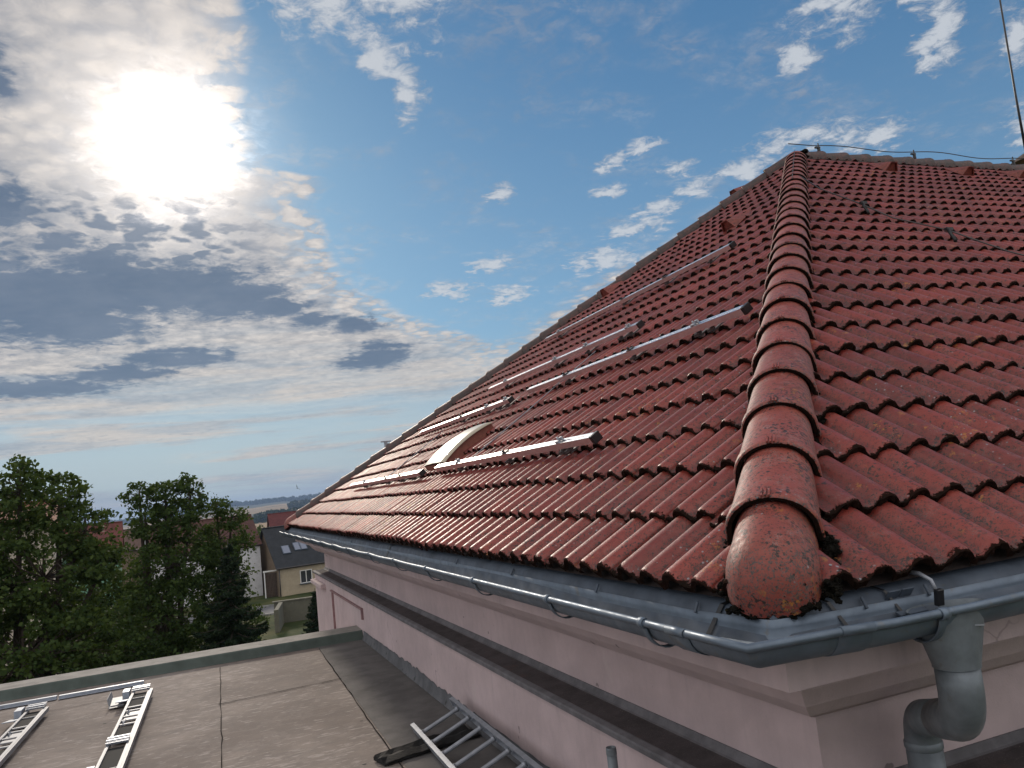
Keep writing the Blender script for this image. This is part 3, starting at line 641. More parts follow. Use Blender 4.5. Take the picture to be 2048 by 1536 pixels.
# gutter --------------------------------------------------------------------
LIP = -0.145; GR = 0.066; BR_Y = [0.155 + 0.0, 0.40, 1.11, 2.02, 2.91, 3.77, 4.66, 5.72, 6.6, 7.5, 8.4, 9.3, 10.2, 11.1, 12.0]; BR_X = [0.405, 1.25, 2.1, 3.0, 3.9, 4.8]
def sag(y):
    w_ = 0.0
    if y > 2.2:
        w_ = 0.010*min(1, (y-2.2)/3)*(-abs(math.sin((y - 2.91)/0.885*math.pi)) + 0.5)
    return w_
def gutter():
    prof = []
    for k in range(11):                                   # outer bead, rolled outwards
        a = rad(-60 + 30*k); prof.append((LIP - 0.001 + 0.0115*math.cos(a), -0.0670 + 0.0115*math.sin(a)))
    for k in range(13):                                   # trough
        a = math.pi + math.pi*k/12; prof.append((LIP + GR + 0.006 + GR*math.cos(a), -0.068 + GR*math.sin(a)*1.0))
    prof.append((LIP + 2*GR + 0.006, -0.045))
    b = MB(); ys = [q for q in np.arange(0.35, L, 0.11)]
    rows = []
    for (w, z) in prof:
        kk = min(1.0, max(0.0, (-w - 0.02)/0.10))
        r = [Vector((w, L + 0.06, z))]
        r += [Vector((w - 0.3*sag(y), float(y), z + sag(y) - 0.0004*y)) for y in ys[::-1]] + [Vector((w - 0.012*kk, 0.25, z+0.004)), Vector((w - 0.024*kk, 0.06, z+0.009)), Vector((w - 0.036*kk, w + 0.015*kk, z+0.014)), Vector((0.12, w + 0.006*kk, z+0.008)), Vector((0.25, w, z+0.004))]
        r += [Vector((x, w, z + 0.001*math.sin(x*2))) for x in np.arange(0.5, XR, 0.4)]
        rows.append(r)
    rows = [list(r) for r in zip(*rows)]
    b.grid(rows, True)
    e_ = [Vector((w, L+0.06, z)) for (w, z) in prof[11:24]]
    b.add(e_, [tuple(range(len(e_)))])
    o = b.build('gutter', M['zinc'], recalc=False); hp(o)
    md = o.modifiers.new('thick', 'SOLIDIFY'); md.thickness = 0.0016
    # sharp mitre: split smooth shading across the corner
    for p in o.data.polygons:
        c = p.center
        if abs(c.x) < 0.3 and abs(c.y) < 0.3: p.use_smooth = True
    # sleeves where two lengths overlap
    for (axis, q, ln) in (('y', 0.155, 0.10), ('x', 0.085, 0.10)):
        s_ = MB(); rr_ = []
        for (w, z) in prof[:24]:
            cw, cz_ = LIP + GR, -0.068
            dx, dz = w-cw, z-cz_; l_ = math.hypot(dx, dz); w2, z2 = w + dx/l_*0.0025, z + dz/l_*0.0025
            kk = min(1.0, max(0.0, (-w - 0.02)/0.10))
            oy = [(0.0185*kk, 0.0065), (0.012*kk, 0.004)]; ox = [(0.0085*kk, 0.0095), (0.003*kk, 0.0058)]
            rr_.append([Vector((w2 - oy[0][0], q, z2 + oy[0][1])), Vector((w2 - oy[1][0], q+ln, z2 + oy[1][1]))] if axis == 'y' else [Vector((q, w2 + ox[0][0], z2 + ox[0][1])), Vector((q+ln, w2 + ox[1][0], z2 + ox[1][1]))])
        s_.grid([list(r) for r in zip(*rr_)], True)
        so = s_.build('gutter_sleeve', M['zinc'], recalc=False); hp(so)
        md = so.modifiers.new('thick', 'SOLIDIFY'); md.thickness = 0.0018; md.offset = 0
    # brackets: a flat strap under the trough, hooked over the bead
    def bracket(axis, q, dz):
        s_ = MB(); wd = 0.026; r_ = []
        pr_ = []
        for k in range(9):
            a = rad(60 + 27*k); pr_.append((LIP - 0.001 + 0.0142*math.cos(a), -0.0670 + 0.0142*math.sin(a)))
        for k in range(15):
            a = math.pi + math.pi*k/14; pr_.append((LIP + GR + 0.006 + (GR+0.006)*math.cos(a), -0.068 + (GR+0.006)*math.sin(a)*(1.0 + 0.10*math.sin(math.pi*k/14))))
        rr_ = [[Vector((w, q, z+dz)), Vector((w, q+wd, z+dz))] if axis == 'y' else [Vector((q, w, z+dz)), Vector((q+wd, w, z+dz))] for (w, z) in pr_]
        s_.grid([list(r) for r in zip(*rr_)], True)
        so = s_.build('gutter_bracket', M['zinc'], recalc=False); hp(so)
        md = so.modifiers.new('thick', 'SOLIDIFY'); md.thickness = 0.004; md.offset = 0
    for y in BR_Y[1:]: bracket('y', y, sag(y) - 0.0004*y)
    for x in BR_X: bracket('x', x, 0)
    return o
gutter()
# downpipe ------------------------------------------------------------------
PX, PY = 0.515, -0.075
b = MB()
rows = []
for (t_, z) in ((0.0, -0.070), (0.25, -0.100), (1.0, -0.222), (1.05, -0.228)):
    tt = min(t_, 1.0); hw, hd_ = 0.130 + (0.0605-0.130)*tt, 0.066 + (0.0600-0.066)*tt
    rows.append([Vector((PX + hw*math.cos(a), PY + hd_*math.sin(a), z)) for a in np.linspace(0, 2*math.pi, 33)[:-1]])
b.grid(rows, True, True)
fn = b.build('funnel', M['zinc_pipe']); hp(fn)
def elbow(name, pts, r, n=28):
    b_ = MB(); b_.tube(pts, r, n, True, False); o_ = b_.build(name, M['zinc_pipe']); hp(o_)
    md = o_.modifiers.new('thick', 'SOLIDIFY'); md.thickness = 0.002; return o_
PE = Vector((0.800, 0.360, 0)); ax = (PE - Vector((PX, PY, 0))); run = ax.length; ax.normalize()   # the swan neck runs back to the wall
def neck(s_, z): return Vector((PX, PY, 0)) + ax*s_ + Vector((0, 0, z))
RB = 0.110; A1 = rad(74); zt = -0.285
sb = RB*(1-math.cos(A1)); strt = (run - 2*sb)/math.sin(A1)
e1 = [neck(0, -0.215)] + [neck(RB*(1-math.cos(a)), zt - RB*math.sin(a)) for a in np.linspace(0, A1, 11)]
d1 = ax*math.sin(A1) + Vector((0, 0, -math.cos(A1)))
c1_ = e1[-1]; e1.append(c1_ + d1*strt*0.45)
elbow('upper_elbow', e1, [0.0565]*len(e1))
e2 = [c1_ + d1*strt*0.40, c1_ + d1*strt]
cs = (e2[-1] - neck(0, 0)).dot(ax); cz_ = e2[-1].z
for a in np.linspace(A1, 0, 11)[1:]:
    e2.append(neck(cs + RB*(math.cos(a) - math.cos(A1)), cz_ - RB*(math.sin(A1) - math.sin(a))))
e2.append(e2[-1] + Vector((0, 0, -0.05)))
elbow('lower_elbow', e2, [0.0550]*len(e2))
bt = e2[-1]
elbow('downpipe', [bt + Vector((0, 0, 0.05)), bt + Vector((0, 0, -0.3)), Vector((bt.x, bt.y, -8.0))], [0.0560]*3)
b = MB(); b.tube([bt + Vector((0, 0, 0.062)), bt + Vector((0, 0, 0.058)), bt+Vector((0, 0, 0.040)), bt+Vector((0, 0, 0.036))], [0.0560, 0.0590, 0.0590, 0.0562], 28, True, False)
hp(b.build('pipe_collar', M['zinc_pipe']))
b = MB(); b.box((PX+0.035, PY-0.062, -0.118), (0.035, 0.003, 0.004), Matrix.Rotation(rad(8), 3, 'Y')); hp(b.build('rivet', M['alu_dull']))
# small spout sheet and the conductor that drops into the gutter by the funnel
b = MB()
for q in (0.405, 0.455):
    b.box((q, -0.004, -0.030), (0.044, 0.004, 0.030), Matrix.Rotation(rad(38), 3, 'X'), 0.001)
b.box((0.44, -0.028, -0.078), (0.10, 0.02, 0.004), Matrix.Rotation(rad(20), 3, 'X'))
hp(b.build('drip_sheet', M['zinc_dark']))
b = MB(); b.tube([(0.505, 0.03, 0.015), (0.512, -0.005, 0.012), (0.518, -0.035, -0.005), (0.52, -0.045, -0.035)], 0.006, 10); hp(b.build('conductor_end', M['alu_dull']))
b = MB(); b.box((0.521, -0.050, -0.050), (0.024, 0.016, 0.045), Matrix.Rotation(rad(8), 3, 'X'), 0.002); hp(b.build('conductor_clamp', M['black']))
# moulded band on the lower wall at the far end
b = MB()
b.box((LOW - 0.012, 9.25, -0.930), (0.034, 2.50, 0.020)); b.box((LOW - 0.010, 8.00, -0.985), (0.030, 0.045, 0.13)); b.box((LOW - 0.012, 10.36, -1.6), (0.030, 0.035, 1.32))
hp(b.build('wall_moulding', mat('red_moulding', (0.27, 0.165, 0.17), 0.8, noise=(12, 0.2))))
b = MB(); b.box((LOW - 0.03, 11.75, -0.93), (0.10, 1.25, 0.07), None, 0.01)
hp(b.build('wall_capping', M['plaster']))

# vent tiles ----------------------------------------------------------------
def vent(ptf, a, u):
    b = MB(); P_ = lambda da, du, n: ptf(a + da, u + du, n)
    b.add([P_(-0.11, 0, 0.05), P_(0.11, 0, 0.05), P_(0.05, 0.0, 0.17), P_(-0.05, 0.0, 0.17), P_(0, 0.42, 0.06), P_(-0.11, 0.16, 0.06), P_(0.11, 0.16, 0.06)],
          [(0, 3, 5), (3, 4, 5), (3, 2, 4), (2, 6, 4), (2, 1, 6)])
    b.add([P_(-0.085, 0.02, 0.05), P_(0.085, 0.02, 0.05), P_(0.04, 0.02, 0.155), P_(-0.04, 0.02, 0.155)], [(0, 1, 2, 3)])
    me = b.build('vent_tile', M['vent']); hp(me)
    sd = me.modifiers.new('thick', 'SOLIDIFY'); sd.thickness = 0.012
M['vent'] = mat('vent_tile_red', (0.21, 0.050, 0.036), 0.55, noise=(30, 0.25), bump=(60, 0.3), layers=((40, 0.58, 0.66, (0.03, 0.02, 0.018), 0),))
for q in ((5.15, 5.0), (8.1, 5.05), (7.15, 7.15)): vent(left_pt, *q)
for q in ((7.25, 6.85), (8.65, 6.85), (9.75, 6.85), (11.2, 6.85)): vent(right_pt, *q)

# roof window with a curved beige shell -------------------------------------
sw = empty('roof_window', (0, 0, 0)); sw.parent = house; sw.matrix_parent_inverse = Matrix.Translation(-H0)
def L2(a, u, n): return Vector(left_pt(a, u, n))
b = MB()
y0, y1, u0, u1 = 5.36, 6.02, 0.97, 1.53
for (a0_, a1_, b0_, b1_) in ((y0, y1, u0, u0+0.05), (y0, y1, u1-0.05, u1), (y0, y0+0.05, u0+0.05, u1-0.05), (y1-0.05, y1, u0+0.05, u1-0.05)):
    vs = [L2(a, u, n) for n in (0.03, 0.105) for (a, u) in ((a0_, b0_), (a1_, b0_), (a1_, b1_), (a0_, b1_))]
    b.add(vs, [(0, 3, 2, 1), (4, 5, 6, 7), (0, 1, 5, 4), (1, 2, 6, 5), (2, 3, 7, 6), (3, 0, 4, 7)])
o = b.build('frame', mat('window_frame_brown', (0.20, 0.075, 0.055), 0.6, noise=(20, 0.2))); o.parent = sw
b = MB(); rows = []; rs1 = []; rs2 = []
for k in range(13):
    tt = k/12; uu = u0 - 0.02 + (u1-u0+0.04)*tt; hh = 0.112 + 0.036*math.sin(math.pi*tt)**0.8
    rows.append([L2(y0 - 0.03, uu, hh-0.012), L2(y0-0.03, uu, hh), L2(y0+0.1, uu, hh+0.008), L2((y0+y1)/2, uu, hh+0.012), L2(y1-0.1, uu, hh+0.008), L2(y1+0.03, uu, hh), L2(y1 + 0.03, uu, hh-0.012)])
    rs1.append([L2(y0-0.006, uu, 0.03), L2(y0-0.006, uu, hh-0.004)]); rs2.append([L2(y1+0.006, uu, 0.03), L2(y1+0.006, uu, hh-0.004)])
b.grid(rows, True)
o = b.build('shell', mat('window_shell_beige', (0.50, 0.44, 0.33), 0.30, noise=(8, 0.1), spec=0.6)); o.parent = sw
b = MB(); b.grid(rs1, False); b.grid(rs2, False); b.add([L2(y0, u0-0.02, 0.03), L2(y1, u0-0.02, 0.03), L2(y1, u0-0.02, 0.105), L2(y0, u0-0.02, 0.105)], [(0, 1, 2, 3)])
o = b.build('side_panel', mat('window_side_brown', (0.24, 0.080, 0.055), 0.6, noise=(20, 0.2))); o.parent = sw

# lightning conductor wires on the roof --------------------------------------
cond = empty('lightning_conductor', (APX, APX, AZ+0.15), 'dark conductor wire running along the ridge and down the tiles on small holders', 'wire')
def cb(o): o.parent = cond; o.matrix_parent_inverse = Matrix.Translation(-Vector((APX, APX, AZ+0.15))); return o
pts = []
for x in np.arange(APX - 0.1, XR, 0.15):
    pts.append((float(x), APX + 0.01*math.sin(2*x), AZ + 0.228 + 0.022*math.sin((x-6.7)*3.4) * (1 if x > 6.8 else 0)))
b = MB(); b.tube(pts, 0.0065, 6); cb(b.build('ridge_wire', M['wire']))
for x in (6.78, 8.55, 10.62, 12.4):
    b = MB(); b.box((x, APX, AZ + 0.16), (0.035, 0.035, 0.07), None, 0.005); b.tube([(x, APX, AZ+0.18), (x, APX, AZ+0.262)], 0.009, 8); b.box((x-0.02, APX, AZ+0.20), (0.08, 0.03, 0.02)); cb(b.build('holder', M['black']))
b = MB(); b.tube([right_pt(a, u, n) for a, u, n in ((4.72, 5.65, 0.13), (4.62, 5.2, 0.09), (4.42, 4.45, 0.115), (4.40, 4.0, 0.09), (4.47, 3.5, 0.12), (4.58, 3.0, 0.085), (4.72, 2.3, 0.10), (4.80, 1.2, 0.09), (4.85, 0.0, 0.09))], 0.0065, 6); cb(b.build('slope_wire', M['wire']))
for (a, u) in ((4.42, 4.42), (4.47, 3.5), (4.72, 2.3)):
    b = MB(); b.tube([right_pt(a, u-0.12, 0.05), right_pt(a, u-0.10, 0.07), right_pt(a, u, 0.13)], 0.014, 6); b.box(right_pt(a+0.02, u, 0.125), (0.07, 0.03, 0.025)); cb(b.build('holder', M['black']))
b = MB(); b.tube([tuple(hd*float(u) + hup*(0.150 + 0.004*math.sin(9*u))) for u in np.arange(7.0, hlen, 0.2)], 0.0045, 6); cb(b.build('hip_wire', M['wire']))
b = MB(); b.tube([left_pt(4.66 + 0.02*math.sin(u*3), float(u), 0.075) for u in np.arange(0.95, 2.75, 0.2)], 0.005, 6); cb(b.build('slope_wire', M['alu_dull']))
b = MB(); b.tube([left_pt(7.88 + 0.02*math.sin(u*3), float(u), 0.075) for u in np.arange(0.85, 1.98, 0.2)], 0.005, 6); cb(b.build('slope_wire', M['alu_dull']))
b = MB(); q = Vector((0, L, 0)) + hd2*2.42 + hup2*0.16; b.box(q, (0.05, 0.05, 0.10)); b.box(q + Vector((0.0, 0.0, 0.06)), (0.16, 0.05, 0.02)); cb(b.build('hip_bracket', M['alu_dull']))

M['hook'] = mat('hook_steel', (0.10, 0.085, 0.085), 0.6, 0.4)
# mounting rails ---------------------------------------------------------------
def rail(y_near, y_far, u, label, clamps, far_cap=True):
    root = empty('mounting_rail', left_pt((y_near+y_far)/2, u, 0.10), label, 'rail', 'aluminium rails fixed across the hip slope')
    inv = Matrix.Translation(-Vector(left_pt((y_near+y_far)/2, u, 0.10)))
    def rp(o): o.parent = root; o.matrix_parent_inverse = inv; return o
    n0, n1, wd = 0.100, 0.141, 0.048
    b = MB()
    pr_ = [(-wd/2, n0), (-wd/2, n1), (-0.006, n1), (-0.006, n1-0.008), (0.006, n1-0.008), (0.006, n1), (wd/2, n1), (wd/2, n0)]
    ra = [L2(y_near, u+a, n) for a, n in pr_]; rb = [L2(y_far, u+a, n) for a, n in pr_]
    b.grid([ra, rb], False, True); b.add(ra, [tuple(range(8))]); b.add(rb, [tuple(range(8))[::-1]])
    rp(b.build('profile', M['rail']))
    b = MB(); ct = L2(y_near-0.012, u, (n0+n1)/2)
    R = Matrix((Vector(left_pt(0, 1, 0)), Vector((0, 1, 0)), Vector(left_pt(0, 0, 1)))).transposed()
    b.box(ct, (wd+0.012, 0.028, n1-n0+0.010), R, 0.003); rp(b.build('end_cap', M['black']))
    for (yy, kind) in clamps:
        b = MB()
        if kind == 'd':
            b.box(L2(yy, u, n1+0.000), (0.046, 0.060, 0.016), R, 0.003); b.box(L2(yy, u-0.012, n1+0.018), (0.014, 0.014, 0.02), R)
            rp(b.build('clamp', M['black']))
        else:
            b.box(L2(yy, u, n1+0.006), (0.044, 0.040, 0.014), R, 0.002); b.box(L2(yy-0.03, u+0.006, n1+0.014), (0.016, 0.03, 0.022), R, 0.002); b.tube([L2(yy, u, n1), L2(yy, u, n1+0.030)], 0.006, 8)
            rp(b.build('clamp', M['alu_dull']))
    ys = [c[0] for c in clamps] + [y_near + 0.35]
    for yy in ys:                                             # roof hooks below the rail, bent out from under the tiles
        b = MB()
        b.box(L2(yy, u-0.02, 0.084), (0.05, 0.026, 0.018), R); b.box(L2(yy, u+0.06, 0.066), (0.17, 0.028, 0.012), R)
        rp(b.build('roof_hook', M['hook']))
    return root
rail(2.10, 5.24, 0.845, 'lowest bright metal rail, its black end cap just above the eaves', [(2.53, 'a'), (3.44, 'd'), (4.56, 'a')])
rail(5.70, 9.62, 0.815, 'low metal rail beyond the roof window, reaching the far hip', [(6.55, 'd'), (7.25, 'd'), (8.6, 'a')])
rail(1.93, 5.22, 2.01, 'long bright metal rail in the middle, ending beside the near hip caps', [(2.42, 'a'), (3.24, 'd'), (4.36, 'd')])
rail(5.60, 9.10, 1.95, 'metal rail above the roof window, reaching the far hip at mid height', [(5.72, 'a'), (6.3, 'a'), (7.2, 'd')])
rail(3.92, 7.68, 2.62, 'metal rail between the uppermost one and the long middle one', [(4.1, 'a'), (4.92, 'a'), (5.64, 'a'), (7.1, 'a')])
rail(3.88, 8.02, 3.84, 'uppermost metal rail on the slope, its cap below a vent tile', [(4.97, 'd'), (5.85, 'd'), (7.6, 'a')])

# rod and chimney at the right edge ------------------------------------------
b = MB(); b.tube([(11.03, 6.42, AZ + 0.1), (11.05, 6.42, 5.6), (11.17, 6.42, 8.6)], [0.022, 0.017, 0.010], 8)
rod = b.build('lightning_rod', M['black']); tag(rod, 'tall thin black rod rising from the ridge at the right edge of the roof', 'lightning rod')
ch = empty('chimney', (13.75, 8.0, 3.3), 'chimney with a brown sheet metal hood behind the ridge, at the right edge', 'chimney')
b = MB(); b.box((0, 0, 0.4), (0.62, 0.62, 2.0), None, 0.01); o = b.build('stack', mat('chimney_brick', (0.28, 0.11, 0.07), 0.85, noise=(9, 0.3), bump=(20, 0.4))); o.parent = ch
b = MB(); b.tube([(0, 0, 1.98), (0, 0, 2.12), (0, 0, 2.30)], [0.56, 0.36, 0.03], 24, False); b.tube([(0.25, 0.25, 1.35), (0.25, 0.25, 2.02)], 0.012, 6); b.tube([(-0.25, -0.25, 1.35), (-0.25, -0.25, 2.02)], 0.012, 6)
o = b.build('hood', mat('hood_brown', (0.12, 0.08, 0.05), 0.55, 0.4, noise=(8, 0.3))); o.parent = ch
# ------------------------------------------------------------------ flat roofed annex
FZ = -1.296
annex = empty('flat_roof_annex', (-4, 3, -8), 'annex with a grey brown felt flat roof and low parapet', 'annex')
A0 = Matrix.Translation(-Vector((-4, 3, -8)))
def ap(o): o.parent = annex; o.matrix_parent_inverse = A0; return o
def pyl(x): return 8.10 + (x-LOW)*(-0.018)           # inner foot of the parapet
XL, YN = -14.0, -1.2
b = MB()
b.add([(XL, YN, FZ), (LOW, YN, FZ), (LOW, pyl(LOW), FZ), (XL, pyl(XL), FZ)], [(0, 1, 2, 3)])
ap(b.build('roof_felt', M['felt'], recalc=False))
b = MB()
yb = pyl(LOW)
b.add([(-0.335, YN, FZ+0.004), (LOW, YN, FZ+0.004), (LOW, yb, FZ+0.004), (-0.20, yb, FZ+0.004)], [(0, 1, 2, 3)])
ap(b.build('felt_strip', M['felt_strip'], recalc=False))
b = MB()                                              # lapped seams: a slightly raised lip and its tar line
def seam(p, q, w=0.006, n=24, amp=0.006):
    p, q = Vector(p), Vector(q); d = (q-p).normalized(); s_ = Vector((-d.y, d.x, 0)); r1, r2, r3 = [], [], []
    for k in range(n+1):
        c = p.lerp(q, k/n) + s_*random.gauss(0, amp*0.5)
        ww = w*random.uniform(0.5, 1.3)
        r1.append(c - s_*ww/2); r2.append(c + s_*ww/2)
    z = FZ + 0.0075
    b.grid([[Vector((v.x, v.y, z)) for v in r1], [Vector((v.x, v.y, z)) for v in r2]], False)
seam((-1.337, 3.2, 0), (-1.276, 7.9, 0)); seam((-0.335, 1.0, 0), (-0.20, 8.0, 0), 0.008, 40)
seam((-1.318, 6.11, 0), (-0.22, 6.205, 0), 0.014, 12); seam((-2.9, 7.19, 0), (-2.1, 7.22, 0), 0.009, 10); seam((-3.4, 3.0, 0), (-3.3, 7.9, 0)); seam((-5.0, 4.0, 0), (-3.35, 4.05, 0))
ap(b.build('tar_seam', mat('tar', (0.030, 0.027, 0.026), 1.0, noise=(30, 0.3), spec=0.0), recalc=False))
# parapet: green grey inner upstand, light coping, wall below
b = MB(); H1 = 0.105; PW = 0.44
def prow(fn, xs=(LOW-0.002, -2.0, -4.5, -8.0, XL)): return [Vector(fn(x)) for x in xs]
b.grid([prow(lambda x: (x, pyl(x)-0.012, FZ+0.002)), prow(lambda x: (x, pyl(x), FZ+0.02)), prow(lambda x: (x, pyl(x)+0.03, FZ+H1-0.012)), prow(lambda x: (x, pyl(x)+0.045, FZ+H1))], False)
ap(b.build('parapet_upstand', M['felt_green'], recalc=False))
b = MB()
b.grid([prow(lambda x: (x, pyl(x)+0.045, FZ+H1)), prow(lambda x: (x, pyl(x)+PW, FZ+H1+0.004)), prow(lambda x: (x, pyl(x)+PW+0.01, FZ+H1-0.01)), prow(lambda x: (x, pyl(x)+PW+0.01, FZ+H1-0.12)), prow(lambda x: (x, pyl(x)+PW-0.03, FZ+H1-0.12))], False)
ap(b.build('parapet_coping', M['coping'], recalc=False))
b = MB()
b.grid([prow(lambda x: (x, pyl(x)+PW-0.03, FZ+H1-0.12)), prow(lambda x: (x, pyl(x)+PW-0.03, -8.0))], False)
b.add([(XL, pyl(XL)+PW-0.03, FZ), (XL, YN, FZ), (XL, YN, -8), (XL, pyl(XL)+PW-0.03, -8)], [(0, 1, 2, 3)])
b.add([(XL, YN, FZ), (LOW, YN, FZ), (LOW, YN, -8), (XL, YN, -8)], [(0, 1, 2, 3)])
ap(b.build('annex_wall', M['plaster'], recalc=False))
# felt turned up against the pink wall, with a ragged tarred top
b = MB(); r0_, r1_, r2_ = [], [], []
rng = np.random.default_rng(12)
for y in np.arange(YN, yb, 0.06):
    h = 0.115 + 0.006*math.sin(1.3*y) + (rng.normal(0, 0.010) if 3.8 < y < 6.2 else rng.normal(0, 0.003))
    r0_.append(Vector((LOW-0.030, y, FZ+0.009))); r1_.append(Vector((LOW-0.012, y, FZ+0.05))); r2_.append(Vector((LOW-0.005, y, FZ+h)))
b.grid([r0_, r1_, r2_], True); ap(b.build('wall_flashing', mat('felt_flashing', (0.105, 0.108, 0.118), 0.8, noise=(6, 0.25), bump=(120, 0.3), layers=((9, 0.60, 0.68, (0.04, 0.04, 0.04), 0),)), recalc=False))
pts = [(LOW-0.006, float(y), FZ+0.118+rng.normal(0, 0.008)) for y in np.concatenate([np.arange(4.0, 5.1, 0.05), np.arange(5.4, 5.6, 0.05), rng.uniform(3, 7.5, 8)])]
bmx = lumps('tar_blob', pts, 0.011, None, 5, 'mat_black', 1); bmx.matrix_parent_inverse = A0; bmx.parent = annex

# ladder lying on the flat roof against the wall ------------------------------
lad = empty('ladder', (0.1, 2.8, FZ), 'aluminium ladder lying on the flat roof along the foot of the pink wall', 'ladder')
LI = Matrix.Translation(-Vector((0.1, 2.8, FZ)))
def lp(o): o.parent = lad; o.matrix_parent_inverse = LI; return o
a_end, a_st = Vector((-0.055, 4.03, FZ+0.045)), Vector((-0.105, 0.6, FZ+0.045))
b_end, b_st = Vector((0.238, 4.02, FZ+0.165)), Vector((0.195, 0.6, FZ+0.165))
RT = (b_end-a_end); RT = (RT - (a_end-a_st).normalized()*RT.dot((a_end-a_st).normalized())).normalized(); LD = (a_end-a_st).normalized(); LN = LD.cross(RT) * -1
if LN.z < 0: LN = -LN
RL = Matrix((RT, LD, LN)).transposed()
for p0_, p1_, sgn in ((a_st, a_end, -1), (b_st, b_end, 1)):
    b = MB(); ln = (p1_-p0_).length; c = (p0_+p1_)/2
    b.box(c + LN*0.030, (0.028, ln, 0.003), RL); b.box(c - LN*0.030, (0.028, ln, 0.003), RL); b.box(c + RT*sgn*0.0125, (0.003, ln-0.004, 0.060), RL)
    b.box(p1_ + LD*0.002, (0.030, 0.006, 0.064), RL, 0.001)
    lp(b.build('stile', M['alu_ladder'] if 'alu_ladder' in M else M['alu_dull']))
n = 0; yy = 0.18
LW = (b_end-a_end).length
while yy < (a_end-a_st).length:
    p = a_end - LD*yy; q = b_end - LD*yy
    b = MB(); b.tube([p + RT*0.004, q - RT*0.004], 0.0145, 10, False, True, 0.9)
    b.tube([p + RT*0.012, p + RT*0.03], 0.018, 10); b.tube([q - RT*0.012, q - RT*0.03], 0.018, 10)
    lp(b.build('rung', M['alu_dull'])); yy += 0.262
# strip of black roofing under the ladder -------------------------------------
b = MB(); rng = np.random.default_rng(3)
p0_, p1_ = Vector((-0.40, 3.57, 0)), Vector((0.27, 3.74, 0)); d = (p1_-p0_).normalized(); s_ = Vector((-d.y, d.x, 0)); rows = []
for k in range(15):
    c = p0_.lerp(p1_, k/14); w = 0.080 + 0.018*k/14*2
    j = rng.normal(0, 0.004, 6)
    rows.append([c - s_*w + Vector((0, 0, FZ+0.010)), c - s_*(w-j[0]) + Vector((0, 0, FZ+0.030+j[1])), c - s_*w*0.3 + Vector((0, 0, FZ+0.045+j[2])), c + s_*w*0.2 + Vector((0, 0, FZ+0.034+j[3])), c + s_*w*0.7 + Vector((0, 0, FZ+0.050+j[4])), c + s_*(w-j[5]) + Vector((0, 0, FZ+0.028)), c + s_*w + Vector((0, 0, FZ+0.010))])
b.grid(rows, False); b.add(rows[0], [tuple(range(7))]); b.add(rows[-1], [tuple(range(7))[::-1]])
o = b.build('roofing_offcut', mat('bitumen', (0.006, 0.006, 0.006), 0.85, bump=(50, 0.6))); tag(o, 'black crumpled strip of roofing felt lying under the ladder', 'felt offcut')
# pipe standing in front of the wall -------------------------------------------
vp = empty('vent_pipe', (0.11, 1.26, FZ), 'short grey vent pipe with an open dark top standing beside the pink wall', 'pipe')
b = MB(); rows = []
for (r, z) in ((0.020, 0.02), (0.020, 0.598), (0.0175, 0.598), (0.0175, 0.30)): rows.append([Vector((r*math.cos(a), r*math.sin(a), z)) for a in np.linspace(0, 2*math.pi, 25)[:-1]])
b.grid(rows, True, True); b.add(rows[-1], [tuple(range(24))]); o = b.build('tube', M['zinc_pipe']); o.parent = vp
b = MB(); b.tube([(0, 0, 0.0), (0, 0, 0.02), (0, 0, 0.05)], [0.07, 0.05, 0.022], 24); o = b.build('collar', M['felt_strip']); o.parent = vp
b = MB(); b.tube([(0, 0, 0.570), (0, 0, 0.592)], 0.0213, 24, True, False); o = b.build('rim', M['zinc_pipe']); o.parent = vp

